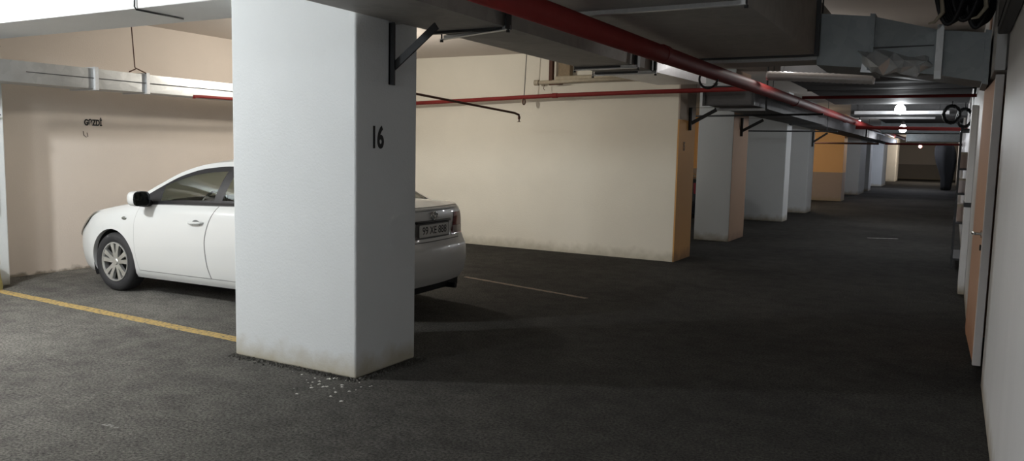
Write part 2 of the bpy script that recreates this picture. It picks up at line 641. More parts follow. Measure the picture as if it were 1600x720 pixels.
# black stencilled 16 on the aisle face (reads along +Y)
text_mesh('stencil_number', '1', 0.195, M['black_paint'],
          axes((-3.288 + 3.845, 4.026 - 4.17, 1.558), (0, 1, 0), (0, 0, 1)), pA, sx=0.62, bold=0.006)
text_mesh('stencil_number', '6', 0.195, M['black_paint'],
          axes((-3.288 + 3.845, 4.092 - 4.17, 1.558), (0, 1, 0), (0, 0, 1)), pA, sx=0.70, bold=0.006)
pL = pillar(-8.9, -8.43, 3.85, 4.47, [W_], 'white pillar against the left wall, cut by the left edge of the photo')
p3 = pillar(-3.92, -3.31, 13.6, 14.7, [M['grey_pillar'], M['brown']], 'grey pillar with brown aisle side, first past the ochre wall end', 1)
p4 = pillar(-4.28, -3.34, 18.66, 19.25, [M['grey_pillar']], 'wide grey pillar behind the brown-sided pillar', 0)
p5 = pillar(-4.3, -3.36, 22.0, 22.9, [M['grey_pillar']], 'narrow pale pillar just left of the orange wall', 0)
p6 = pillar(-3.95, -3.31, 34.6, 37.0, [M['grey_pillar']], 'pale grey pillar just right of the orange wall', 0)
p7 = pillar(-3.9, -3.32, 39.0, 40.2, [M['grey_pillar']], 'shaded grey pillar left of the bluish lit pillar', 0)
p8 = pillar(-4.1, -3.3, 46.2, 49.0, [W_], 'bright bluish-lit pillar far down the aisle', 0)
p9 = pillar(-4.0, -3.3, 57.0, 60.0, [M['cream_wall']], 'smallest and farthest pale yellowish pillar by the end wall', 0)
# number on the ochre end of the divider wall
text_mesh('stencil_number', '15', 0.17, M['faded_paint'],
          axes((-3.308, 10.80, 1.60), (0, 1, 0), (0, 0, 1)), div, sx=0.6, bold=0.004)

# white beam over the car bay front, and its cable
tag(MB().box((LX, 3.87, 2.50), (-4.4, 4.47, CZ)).build('ceiling_beam', M['beam_white'], bevel=0.008),
    'white painted concrete beam running to the big white pillar', 'beam')
tag(MB().tube([(-5.44, 3.865, 2.74), (-5.44, 3.855, 2.51), (-5.44, 3.87, 2.492), (-5.47, 4.31, 2.492)], 0.007, 8)
    .build('beam_cable', M['dark_steel'], smooth=True), 'thin grey cable bent over the beam edge', 'cable')

# stencilled word on the left wall
sg = text_mesh('stencil_sign', 'GƏZDİ', 0.098, M['black_paint'],
               axes((LX + 0.004, 5.725, 1.715), (0, 1, 0), (0, 0, 1)), None, sx=0.68, bold=0.004)
tag(sg, 'small black stencilled word on the left wall', 'sign')
sc = MB().tube([(LX + 0.004, 5.60, 1.615), (LX + 0.004, 5.605, 1.57), (LX + 0.004, 5.635, 1.545)], 0.004, 6)
sc.tube([(LX + 0.004, 5.645, 1.60), (LX + 0.004, 5.655, 1.55)], 0.003, 6)
tag(sc.build('wall_scratch', M['faded_paint']), 'faint brown scratch marks below the black stencilled word', 'mark')

# ------------------------------------------------------------------ floor markings


def strip(name, a, b, wd, mat, label, cat='line marking', z=0.0022, n=24, wob=0.006):
    a, b = Vector((*a, 0)), Vector((*b, 0))
    d = (b - a)
    nn = Vector((-d.y, d.x, 0)).normalized()
    vs, fs = [], []
    for i in range(n + 1):
        p = a + d * i / n
        for sgn in (-1, 1):
            q = p + nn * sgn * (wd / 2 + random.uniform(-wob, wob))
            vs.append((q.x, q.y, 0.0004))
        for sgn in (-1, 1):
            q = p + nn * sgn * (wd / 2 + random.uniform(-wob, wob))
            vs.append((q.x, q.y, z))
    for i in range(n):
        k = i * 4
        fs += [(k + 2, k + 6, k + 7, k + 3), (k, k + 1, k + 5, k + 4), (k, k + 4, k + 6, k + 2), (k + 1, k + 3, k + 7, k + 5)]
    return tag(MB().add(vs, fs).build(name, mat), label, cat)


strip('painted_line', (-8.42, 4.23), (-4.42, 4.15), 0.105, M['yellow_line'], 'yellow bay line on the asphalt ending at the big pillar')
strip('painted_line', (-4.95, 7.74), (-3.2, 7.33), 0.06, M['old_line'], 'faint worn bay line on the asphalt behind the white car')
strip('floor_scrape', (-1.32, 16.1), (-0.82, 16.35), 0.05, M['white_scrape'], 'short white scrape on the dark aisle floor', 'mark', wob=0.012)
strip('floor_scrape', (-3.86, 2.49), (-3.74, 2.48), 0.02, M['pale_scuff'], 'small pale scuff on the asphalt near the bottom left of the photo', 'mark', wob=0.009)
# loose dark asphalt crumbs banked against the big pillar foot
ac = MB()
for i in range(420):
    if random.random() < .72:
        x = random.uniform(-4.42, -3.27)
        y = 3.838 - abs(random.gauss(0, .03))
    else:
        x = -3.275 + abs(random.gauss(0, .035))
        y = random.uniform(3.8, 4.5)
    s_ = random.uniform(0.005, 0.016)
    T = Matrix.Translation((x, y, 0.001)) @ Matrix.Rotation(random.uniform(0, 6.28), 4, 'Z')
    ac.add([(-s_, -s_ * .6, 0), (s_, -s_ * .4, 0), (s_ * .7, s_ * .8, 0), (-s_ * .5, s_ * .7, 0), (-s_ * .3, -s_ * .2, s_ * .8), (s_ * .4, s_ * .2, s_ * .9)],
           [(0, 1, 5, 4), (1, 2, 5), (2, 3, 4, 5), (3, 0, 4), (3, 2, 1, 0)], 0, T)
tag(ac.build('asphalt_crumbs', M['asphalt']), 'loose dark asphalt crumbs along the foot of the big pillar', 'debris', kind='stuff')
# pale grit flakes by the big pillar foot
fl = MB()
for i in range(34):
    x = random.gauss(-3.35, 0.16)
    y = min(3.83, random.gauss(3.66, 0.10))
    s_ = random.uniform(0.004, 0.014)
    T = Matrix.Translation((x, y, 0.002)) @ Matrix.Rotation(random.uniform(0, 6.28), 4, 'Z')
    fl.add([(-s_, -s_ * .6, 0), (s_, -s_ * .4, 0), (s_ * .7, s_ * .6, 0), (-s_ * .5, s_ * .7, 0), (0, 0, s_ * .5)],
           [(0, 1, 4), (1, 2, 4), (2, 3, 4), (3, 0, 4), (3, 2, 1, 0)], 0, T)
tag(fl.build('plaster_crumbs', M['grit']), 'pale plaster crumbs on the asphalt at the big pillar foot', 'debris', kind='stuff')

# ------------------------------------------------------------------ the white car (x back from the nose, y left/right, z up, metres)


def pchip(xs, ys):
    xs, ys = np.array(xs, float), np.array(ys, float)
    h = np.diff(xs)
    d = np.diff(ys) / h
    mm = np.zeros(len(xs))
    for i in range(1, len(xs) - 1):
        if d[i - 1] * d[i] > 0:
            w1, w2 = 2 * h[i] + h[i - 1], h[i] + 2 * h[i - 1]
            mm[i] = (w1 + w2) / (w1 / d[i - 1] + w2 / d[i])
    mm[0], mm[-1] = d[0], d[-1]

    def f(x):
        x = min(max(x, xs[0]), xs[-1])
        i = min(max(int(np.searchsorted(xs, x)) - 1, 0), len(h) - 1)
        t = (x - xs[i]) / h[i]
        return float((1 + 2 * t) * (1 - t) ** 2 * ys[i] + t * (1 - t) ** 2 * h[i] * mm[i] + t * t * (3 - 2 * t) * ys[i + 1] + t * t * (t - 1) * h[i] * mm[i + 1])
    return f


L_ = 4.54
Wf = pchip([0, .05, .14, .3, .55, .93, 1.6, 3.0, 3.55, 4.0, 4.3, 4.44, 4.51, 4.54],
           [.57, .65, .725, .795, .845, .872, .88, .88, .87, .845, .80, .745, .68, .62])
ZB = pchip([0, .15, .4, .8, 1.2, 1.5, 2.5, 3.5, 3.9, 4.3, 4.54], [.68, .735, .80, .875, .935, .955, .985, 1.02, 1.035, 1.04, 1.03])
ZL = pchip([0, .3, .7, 1.2, 3.3, 3.9, 4.3, 4.54], [.20, .185, .18, .18, .18, .20, .25, .29])
GU = pchip([0, .06, .14, .28, .5, .72, .86, .94, 1.0], [.915, .95, .972, .99, 1.0, .99, .965, .935, .885])
XF = pchip([.17, .30, .42, .52, .60, .70, .80], [.10, .035, .005, 0.0, .015, .085, .16])
XR = pchip([.25, .38, .50, .62, .70, .76, .90, 1.0, 1.06], [.07, .012, 0.0, .012, .05, .075, .07, .085, .13])
BF, BR = 0.13, 0.055


def side(x0, u, off=0.0):
    """point on the right (+y) flank; u 0 sill .. 1 shoulder"""
    z = ZL(x0) + u * (ZB(x0) - ZL(x0))
    y = Wf(x0) * GU(u) + off
    x = x0 + XF(z) * max(0, 1 - x0 / .5) - XR(z) * max(0, 1 - (L_ - x0) / .5)
    return x, y, z


def side_z(x0, z, off=0.0):
    return side(x0, (z - ZL(x0)) / (ZB(x0) - ZL(x0)), off)


def nosept(yn, u, off=0.0):
    z = ZL(0) + u * (ZB(0) - ZL(0))
    y = Wf(0) * GU(u) * yn
    return (XF(z) - BF * (1 - yn * yn) - off, y, z)


def tailpt(yn, u, off=0.0):
    z = ZL(L_) + u * (ZB(L_) - ZL(L_))
    y = Wf(L_) * GU(u) * yn
    return (L_ - XR(z) + BR * (1 - yn * yn) + off, y, z)


HC = pchip([0, .2, .6, 1.2, 1.5], [.0, .035, .06, .065, .05])
TC = pchip([3.6, 3.9, 4.3, 4.54], [.07, .055, .03, .0])


def hoodpt(x0, yn):
    z0 = ZB(x0)
    yb = Wf(x0) * GU(1.0)
    k = 1 - abs(yn) ** 2.4
    x = x0 + (XF(z0) - BF * (1 - yn * yn)) * max(0, 1 - x0 / .5)
    return (x, yb * yn, z0 + HC(x0) * k)


def decktp(x0, yn):
    z0 = ZB(x0)
    yb = Wf(x0) * GU(1.0)
    k = 1 - abs(yn) ** 2.4
    x = x0 + (-XR(z0) + BR * (1 - yn * yn)) * max(0, 1 - (L_ - x0) / .5)
    return (x, yb * yn, z0 + TC(x0) * k)


# greenhouse
rail_x = [1.16, 1.30, 1.55, 1.85, 2.15, 2.5, 2.95, 3.3, 3.6, 3.85, 4.02]
RZ = pchip(rail_x, [.945, 1.035, 1.165, 1.30, 1.375, 1.405, 1.395, 1.345, 1.245, 1.13, 1.045])
RY = pchip(rail_x, [.775, .745, .70, .645, .61, .59, .59, .605, .64, .685, .73])
XA, XC = 1.16, 4.02


def flank(x, t, off=0.0):
    """side glass surface, t 0 belt .. 1 roof rail"""
    yb = Wf(x) * GU(1.0)
    zb, zr = ZB(x), max(RZ(x), ZB(x) + .004)
    y = yb + (RY(x) - yb) * t + .022 * math.sin(math.pi * t) * min(1, (zr - zb) / .3)
    return (x, y + off, zb + (zr - zb) * t)


RB = pchip([1.16, 1.5, 2.0, 2.5, 3.1, 3.6, 4.02], [.0, .0, .025, .05, .05, .02, .0])
RXF = pchip([1.16, 1.6, 2.1, 2.5, 3.0, 3.4, 4.02], [-.13, -.12, -.06, 0, .03, .09, .10])


def rooff(x, yn, off=0.0):
    k = 1 - abs(yn) ** 2.2
    return (x + RXF(x) * k, RY(x) * yn, max(RZ(x), ZB(x) + .004) + (RB(x) + .012) * k + off)


def mirror_both(mb_fn):
    for sg_ in (1, -1):
        mb_fn(sg_)


WHEELS = [(.94, .3135), (3.54, .3135)]
ARCH = .352


def car_shell():
    mb = MB()
    nx, nz = 229, 40
    xs = [L_ * i / (nx - 1) for i in range(nx)]
    us = [j / (nz - 1) for j in range(nz)]
    P = np.array([[side(x, u) for u in us] for x in xs])
    inside = np.zeros((nx, nz), bool)
    for cx, cz in WHEELS:
        dd = np.hypot(P[:, :, 0] - cx, P[:, :, 2] - cz)
        inside |= dd < ARCH
    keep, drop = set(), set()
    quads = []
    for i in range(nx - 1):
        for j in range(nz - 1):
            c = P[i:i + 2, j:j + 2].reshape(-1, 3).mean(0)
            ins = any(math.hypot(c[0] - a, c[2] - b) < ARCH for a, b in WHEELS)
            ids = [(i, j), (i + 1, j), (i + 1, j + 1), (i, j + 1)]
            if ins:
                drop.update(ids)
            else:
                keep.update(ids)
                quads.append(ids)
    rim = keep & drop
    for (i, j) in rim:
        for a, b in WHEELS:
            dx, dz = P[i, j, 0] - a, P[i, j, 2] - b
            d = math.hypot(dx, dz)
            if d < ARCH + .06 and not (j == 0):
                P[i, j, 0] = a + dx / d * ARCH
                P[i, j, 2] = b + dz / d * ARCH
    idx = {k: n for n, k in enumerate(sorted(keep))}
    keys = sorted(keep)
    edges = {}
    for q in quads:
        for a in range(4):
            e = frozenset((q[a], q[(a + 1) % 4]))
            edges[e] = edges.get(e, 0) + 1
    for sg_ in (1, -1):
        vs = [(P[k][0], P[k][1] * sg_, P[k][2]) for k in keys]
        fs = [tuple(idx[k] for k in q) for q in quads]
        base = len(vs)
        ex = {}
        for e, n in edges.items():
            a, b = tuple(e)
            if n == 1 and a in rim and b in rim:
                for k in (a, b):
                    if k not in ex:
                        ex[k] = len(vs)
                        vs.append((P[k][0], (P[k][1] - .05) * sg_, P[k][2]))
                fs.append((idx[a], idx[b], ex[b], ex[a]))
        mb.add(vs, fs)
    # nose, tail
    yn = [-1 + 2 * i / 40 for i in range(41)]
    mb.grid(lambda i, j: nosept(yn[i], us[j]), 41, nz)
    mb.grid(lambda i, j: tailpt(yn[i], us[j]), 41, nz)
    hx = [1.50 * i / 40 for i in range(41)]
    mb.grid(lambda i, j: hoodpt(hx[i], yn[j]), 41, 41)
    dx = [3.62 + (L_ - 3.62) * i / 30 for i in range(31)]
    mb.grid(lambda i, j: decktp(dx[i], yn[j]), 31, 41)
    # roof skin between the screens, rail strips, C pillars
    rx = [2.02 + (3.22 - 2.02) * i / 30 for i in range(31)]
    mb.grid(lambda i, j: rooff(rx[i], yn[j]), 31, 41)
    fx = [XA + (XC - XA) * i / 70 for i in range(71)]
    for sg_ in (1, -1):
        def strip_(i, j, sg_=sg_):
            x = fx[i]
            h = max(RZ(x) - ZB(x), .004)
            t = 1 - min(.045 / h, 1) * (1 - j / 3)
            p = flank(x, t)
            return (p[0], p[1] * sg_, p[2])
        mb.grid(strip_, 71, 4)
        # rail lip wrapping on to roof edge
        def lip(i, j, sg_=sg_):
            x = fx[i]
            yv = 1 - .07 * j
            p = rooff(x, yv)
            return (p[0], p[1] * sg_, p[2])
        mb.grid(lip, 71, 2)
        cx_ = [3.42 + (XC - 3.42) * i / 16 for i in range(17)]
        def cpil(i, j, sg_=sg_):
            t = j / 8
            x = cx_[i] - (.16 * t * (1 - i / 16))
            p = flank(x, t)
            return (p[0], p[1] * sg_, p[2])
        mb.grid(cpil, 17, 9)
    return mb


SX, SY, S_ = 0.915, 0.925, 0.95


def CB(mb, name, mat, parent, **kw):
    mb.v = [Vector(((v.x if v.x > .6 else .6 - (.6 - v.x) * .76) * SX, v.y * SY, v.z * S_)) for v in mb.v]
    return mb.build(name, mat, parent, **kw)


def both(fn, nu, nv, sgs=(1, -1)):
    mb = MB()
    for sg_ in sgs:
        mb.grid(lambda i, j: (fn(i, j)[0], fn(i, j)[1] * sg_, fn(i, j)[2]), nu, nv)
    return mb


def make_car(label):
    car = thing('car', (0, 0, 0), label, 'car')
    body = CB(car_shell(), 'body', M['car_paint'], car, smooth=True, auto=50)
    # underbody and wheel wells
    ub = MB()
    ub.box((.25, -.66, .17), (4.25, .66, .30))
    ub.box((1.34, -.80, .19), (3.14, .80, .27))
    for a, b in WHEELS:
        for sg_ in (1, -1):
            pts = []
            for k in range(25):
                an = math.pi * k / 24 * 1.3 - .15 * math.pi
                pts.append((a + (ARCH + .004) * math.cos(an), b + (ARCH + .004) * math.sin(an)))
            vs = [(x, .83 * sg_, z) for x, z in pts] + [(x, .55 * sg_, z) for x, z in pts]
            ub.add(vs, [(k, k + 1, k + 26, k + 25) for k in range(24)] + [tuple(range(25, 50))])
    # lower valance under the tail, tow hook and exhaust
    ub.box((4.0, -.62, .20), (4.44, .62, .29))
    CB(ub, 'underbody', M['under'], car)
    hk = MB().tube([(4.40, .43, .215), (4.53, .43, .215)], .028, 12)
    CB(hk, 'exhaust_tip', M['trim_black'], car, smooth=True, auto=40)
    # doors: outer skins sitting just proud of the flank
    def door(x0f, x1f, name, hx):
        zlo, nzz, nxx = .265, 26, 30
        for sg_ in (1, -1):
            def zz(x, t):
                return zlo + (ZB(x) - .012 - zlo) * t
            def skin(i, j, pad=0.0, off=.004):
                t = j / (nzz - 1)
                xa, xb = x0f(t) - pad, x1f(t) + pad
                x = xa + (xb - xa) * i / (nxx - 1)
                z = zz(x, t) + (pad if j == nzz - 1 else 0) - (pad if j == 0 else 0)
                p = side_z(x, z, off)
                return (p[0], p[1] * sg_, p[2])
            mb = MB()
            mb.grid(lambda i, j: skin(i, j), nxx, nzz)
            d = CB(mb, name, M['car_paint'], car, smooth=True)
            sm = MB()
            sm.grid(lambda i, j: skin(i, j, .0055, .0018), nxx, nzz)
            CB(sm, 'door_seam', M['seam'], d, smooth=True)
            hp = side_z(hx, .80)
            hb = MB()
            pts = []
            for k in range(9):
                q = k / 8
                pts.append((hp[0] - .10 + .2 * q, (hp[1] + .006 + .034 * math.sin(math.pi * q) ** .5) * sg_, hp[2] + .008 * q))
            hb.tube(pts, [.008] + [.014] * 7 + [.008], 10)
            CB(hb, 'door_handle', M['car_paint'], d, smooth=True)
            cup = MB()
            cup.lathe([(.0, .0), (.055, 0.001), (.06, .002)], 20, 0,
                      Matrix.Translation((hp[0], (hp[1] + .0055) * sg_, hp[2] - .004)) @ Matrix.Diagonal((1, sg_, .62, 1)), 'Y')
            CB(cup, 'handle_recess', M['seam'], d, smooth=True)
    fr = pchip([0, .3, .7, 1], [1.36, 1.32, 1.31, 1.35])
    rr = pchip([0, .2, .5, .8, 1], [2.42, 2.38, 2.36, 2.41, 2.48])
    re = pchip([0, .3, .5, .8, 1], [3.13, 3.20, 3.30, 3.40, 3.42])
    door(fr, lambda t: rr(t) - .006, 'front_door', 2.235)
    door(lambda t: rr(t) + .006, re, 'rear_door', 3.17)
    # window surrounds (black) and panes
    LO = .018

    def pane(x0, x1b, lean, tlo, thi, off, sgs=(1, -1), n=20, mfront=None):
        def f(i, j):
            t = tlo + (thi - tlo) * j / (n - 1)
            xb = x1b + lean * t
            x = x0 + (xb - x0) * i / (n - 1)
            h = max(RZ(x) - ZB(x), .01)
            lo = min(LO / h, .5)
            hi = max(1 - .045 / h, lo)
            p = flank(x, lo + (hi - lo) * t, off)
            return p
        return both(f, n, n, sgs)

    for sg_ in (1, -1):
        # frame pieces: sail panel, upper band, belt band, pillar
        mb = MB()
        for args in [(1.24, 1.62, .02, 0, 1), (1.60, 2.39, .11, .86, 1), (1.60, 2.39, .02, 0, .07)]:
            p = pane(args[0], args[1], args[2], args[3], args[4], .0, (sg_,))
            mb.add(p.v, p.f)
        p2 = MB()
        def bp(i, j, sg_=sg_):
            t = j / 14
            x = 2.37 + .11 * t + .12 * i / 3
            h = RZ(x) - ZB(x)
            q = flank(x, LO / h + (1 - .045 / h - LO / h) * t, .003)
            return (q[0], q[1] * sg_, q[2])
        p2.grid(bp, 4, 15)
        mb.add(p2.v, p2.f)
        def rt_(lo_, hi_, x0_, x1_):
            g = MB()
            def f(i, j):
                t = lo_ + (hi_ - lo_) * j / 8
                xa = x0_ + .11 * t
                x = xa + (x1_ - .16 * t - xa) * i / 20
                h = RZ(x) - ZB(x)
                q = flank(x, LO / h + (1 - .045 / h - LO / h) * t, .0)
                return (q[0], q[1] * sg_, q[2])
            g.grid(f, 21, 9)
            return g
        for g in (rt_(.87, 1, 2.48, 3.45), rt_(0, .07, 2.48, 3.45), rt_(0, 1, 3.33, 3.45)):
            mb.add(g.v, g.f)
        # belt moulding
        bx = [1.2 + (3.5 - 1.2) * i / 40 for i in range(41)]
        def bm_(i, j, sg_=sg_):
            x = bx[i]
            q = flank(x, 0)
            return (q[0], (q[1] + .006) * sg_, q[2] - .012 + j * .034)
        mb.grid(bm_, 41, 2)
        CB(mb, 'window_frame', M['trim_black'], car, smooth=True)
        CB(pane(1.60, 2.38, .11, .06, .87, -.004, (sg_,)), 'side_window', M['glass'], car, smooth=True)
        g = rt_(.06, .88, 2.485, 3.35)
        CB(g, 'side_window', M['glass'], car, smooth=True)
    # screens
    ws = [1.17 + (2.03 - 1.17) * i / 24 for i in range(25)]
    yw = [-.93 + 1.86 * i / 24 for i in range(25)]
    CB(MB().grid(lambda i, j: rooff(ws[i], yw[j], -.003), 25, 25), 'windscreen', M['glass'], car, smooth=True)
    bs = [3.21 + (3.98 - 3.21) * i / 24 for i in range(25)]
    CB(MB().grid(lambda i, j: rooff(bs[i], yw[j], -.003), 25, 25), 'rear_window', M['glass'], car, smooth=True)
    # mirrors
    for sg_ in (1, -1):
        mo = MB()
        T = Matrix.Translation((1.50, .965 * sg_, 1.015)) @ Matrix.Diagonal((1, sg_, 1, 1))
        prof = []
        n = 20
        sect = [(-.085, .35), (-.07, .7), (-.03, .95), (.02, 1.0), (.06, .97)]
        vs = []
        for xx, k in sect:
            for a in range(n):
                an = 2 * math.pi * a / n
                cc, ss = math.cos(an), math.sin(an)
                vs.append((xx, math.copysign(abs(cc) ** .6, cc) * .105 * k, math.copysign(abs(ss) ** .6, ss) * .078 * k))
        fs = [(i * n + a, i * n + (a + 1) % n, (i + 1) * n + (a + 1) % n, (i + 1) * n + a) for i in range(len(sect) - 1) for a in range(n)]
        fs.append(tuple(range(n)))
        mo.add(vs, fs, 0, T)
        mr = CB(mo, 'door_mirror', M['car_paint'], car, smooth=True, auto=50)
        gm = MB()
        vs = []
        for k, xx in ((1.0, .060), (.96, .066), (.9, .062)):
            for a in range(n):
                an = 2 * math.pi * a / n
                cc, ss = math.cos(an), math.sin(an)
                vs.append((xx, math.copysign(abs(cc) ** .6, cc) * .102 * k, math.copysign(abs(ss) ** .6, ss) * .076 * k))
        fs = [(i * n + a, i * n + (a + 1) % n, (i + 1) * n + (a + 1) % n, (i + 1) * n + a) for i in range(2) for a in range(n)]
        fs.append(tuple(range(2 * n, 3 * n)))
        gm.add(vs, fs, 0, T)
        CB(gm, 'mirror_glass', M['mirror_glass'], mr, smooth=True, auto=40)
        ft = MB().tube([(1.47, .80 * sg_, .965), (1.49, .88 * sg_, .955), (1.49, .93 * sg_, .965)], [.04, .032, .035], 12)
        CB(ft, 'mirror_foot', M['trim_black'], mr, smooth=True)
        # side repeater lamp
        q = side_z(1.14, .79, .004)
        rp = MB().lathe([(0, .012), (.018, .010), (.026, .0)], 16, 0,
                        Matrix.Translation((q[0], q[1] * sg_, q[2])) @ Matrix.Diagonal((1.5, sg_, .7, 1)), 'Y')
        CB(rp, 'side_repeater', M['lamp_clear'], car, smooth=True)
        # headlamp wrapping round the nose corner
        hl = MB()
        def hp_(i, j, sg_=sg_):
            t = j / 8
            x = .03 + (.56 + .10 * t - .03) * i / 18
            zt = ZB(x) - .012
            zl_ = zt - .012 - (.155 * (1 - (i / 18) ** 2.0))
            z = zl_ + (zt - zl_) * t
            q = side_z(x, z, .014)
            return (q[0] - .016 * (1 - i / 18), q[1] * sg_, q[2] + .003)
        hl.grid(hp_, 19, 9)
        def hp2(i, j, sg_=sg_):
            yn_ = 1 - .42 * i / 10
            u = .78 + .18 * j / 6
            q = nosept(yn_, u, .004)
            return (q[0], q[1] * sg_, q[2])
        hl.grid(hp2, 11, 7)
        CB(hl, 'headlamp', M['lamp_clear'], car, smooth=True)
        # tail lamp: red, wrapping the corner, pale lower bar
        tl = MB()
        def tp(i, j, sg_=sg_):
            t = j / 10
            u0, u1 = .60, .90
            yn_ = 1 - (.42 - .14 * t) * i / 10
            q = tailpt(yn_, u0 + (u1 - u0) * t, .006)
            return (q[0], q[1] * sg_, q[2])
        tl.grid(tp, 11, 11)
        def tp2(i, j, sg_=sg_):
            t = j / 10
            x = L_ - (.22 - .03 * (1 - t)) * i / 10
            q = side(x, .60 + .30 * t, .005)
            return (q[0], q[1] * sg_, q[2])
        tl.grid(tp2, 11, 11)
        tlo = CB(tl, 'tail_lamp', M['lamp_red'], car, smooth=True)
        lb = MB()
        def tp3(i, j, sg_=sg_):
            q = tailpt(1 - .37 * i / 8, .63 + .09 * j / 4, .010)
            return (q[0], q[1] * sg_, q[2])
        lb.grid(tp3, 9, 5)
        CB(lb, 'reverse_lens', M['lamp_grey'], tlo, smooth=True)
        # rear reflector / bumper vent near the corner
        rf = MB()
        def tp4(i, j, sg_=sg_):
            q = side(L_ - .03 - .07 * i / 4, .20 + .08 * j / 3, .004)
            return (q[0], q[1] * sg_, q[2])
        rf.grid(tp4, 5, 4)
        CB(rf, 'bumper_reflector', M['lamp_red'], car, smooth=True)
    # trunk lid seam, bumper crease line, plate recess, plate, emblem
    sm = MB()
    sm.grid(lambda i, j: tailpt(-.80 + 1.60 * i / 40, .555 + .010 * j, .004), 41, 2)
    for y0 in (-.80, .80):
        sm.grid(lambda i, j: tailpt(y0 + .008 * j, .555 + .40 * i / 20, .004), 21, 2)
    CB(sm, 'boot_seam', M['seam'], car, smooth=True)
    lip_ = MB()
    lip_.tube([tailpt(-.86 + 1.72 * i / 30, .965, .006) for i in range(31)], [.006] + [.014] * 29 + [.006], 8)
    CB(lip_, 'boot_lip', M['car_paint'], car, smooth=True)
    rc = MB()
    rc.grid(lambda i, j: tailpt(-.50 + i * 1.0 / 20, .60 + .205 * j / 6, .0045), 21, 7)
    CB(rc, 'plate_recess', M['seam'], car, smooth=True)
    gh = MB().tube([tailpt(-.52 + 1.04 * i / 20, .815, .012) for i in range(21)], .012, 8)
    CB(gh, 'boot_garnish', M['trim_black'], car, smooth=True)
    px = tailpt(0, .70, 0)
    pl = MB().box((px[0] + .004, -.26, px[2] - .058), (px[0] + .016, .26, px[2] + .058))
    plate = CB(pl, 'number_plate', M['plate'], car, bevel=.004)
    tx = text_mesh('plate_characters', '99 XE 888', .098, M['black_paint'],
                   axes(((px[0] + .0165) * SX, 0, px[2] * S_), (0, 1, 0), (0, 0, 1)), plate, thick=.001, sx=.98)
    ex = tailpt(0, .885, .0)
    em = MB()
    em.tube([(ex[0] + .012, .055 * math.cos(a), ex[2] + .036 * math.sin(a)) for a in [2 * math.pi * k / 28 for k in range(28)]], .007, 8, closed=True)
    em.tube([(ex[0] + .012, .030 * math.cos(a), ex[2] + .012 + .014 * math.sin(a)) for a in [2 * math.pi * k / 20 for k in range(20)]], .005, 6, closed=True)
    em.tube([(ex[0] + .012, .016 * math.cos(a), ex[2] + .030 * math.sin(a)) for a in [2 * math.pi * k / 20 for k in range(20)]], .005, 6, closed=True)
    CB(em, 'rear_emblem', M['chrome'], car, smooth=True)
    bc = MB().grid(lambda i, j: tailpt(-1 + i / 20, .085 + .03 * j, .004), 41, 2)
    CB(bc, 'bumper_crease', M['car_paint'], car, smooth=True)
    # front grille and plate side, mostly unseen
    gr = MB()
    gr.grid(lambda i, j: nosept(-.5 + i * 1.0 / 20, .70 + .12 * j / 4, .004), 21, 5)
    gr.grid(lambda i, j: nosept(-.62 + i * 1.24 / 20, .18 + .26 * j / 4, .004), 21, 5)
    CB(gr, 'grille', M['trim_black'], car, smooth=True)
    # cabin: dash, wheel, seats
    ds = MB()
    ds.add([(1.25, -.72, .60), (1.25, .72, .60), (1.25, .72, .94), (1.25, -.72, .94), (1.80, -.70, .55), (1.80, .70, .55), (1.74, .70, .93), (1.74, -.70, .93)],
           [(0, 1, 2, 3), (4, 5, 6, 7), (0, 4, 7, 3), (1, 5, 6, 2), (3, 7, 6, 2), (0, 1, 5, 4)])
    ds.box((1.25, -.74, .27), (3.55, .74, .36))
    ds.box((3.50, -.70, .36), (3.62, .70, 1.02))
    CB(ds, 'dashboard', M['dash'], car, bevel=.03)
    sw = MB().tube([(1.93 + .06 * math.sin(a), -.36 + .18 * math.cos(a), .92 + .17 * math.sin(a)) for a in [2 * math.pi * k / 28 for k in range(28)]], .014, 8, closed=True)
    sw.tube([(1.75, -.36, .86), (1.93, -.36, .92)], .03, 10)
    CB(sw, 'steering_wheel', M['trim_black'], car, smooth=True)
    def seat(x, y, wd):
        s = MB()
        s.box((x - .45, y - wd, .36), (x + .08, y + wd, .55))
        s.add([(x, y - wd, .50), (x, y + wd, .50), (x + .14, y + wd, .50), (x + .14, y - wd, .50),
               (x + .18, y - wd * .85, 1.06), (x + .18, y + wd * .85, 1.06), (x + .28, y + wd * .85, 1.06), (x + .28, y - wd * .85, 1.06)],
              [(0, 3, 2, 1), (4, 5, 6, 7), (0, 1, 5, 4), (1, 2, 6, 5), (2, 3, 7, 6), (3, 0, 4, 7)])
        so = CB(s, 'seat', M['seat'], car, bevel=.05, seg=3)
        h = MB().box((x + .20, y - .12, 1.09), (x + .29, y + .12, 1.25))
        h.tube([(x + .245, y - .06, 1.0), (x + .245, y - .06, 1.12)], .008, 8)
        h.tube([(x + .245, y + .06, 1.0), (x + .245, y + .06, 1.12)], .008, 8)
        CB(h, 'headrest', M['seat'], so, bevel=.03, seg=3)
    seat(2.35, -.36, .25)
    seat(2.35, .36, .25)
    seat(3.20, 0, .66)
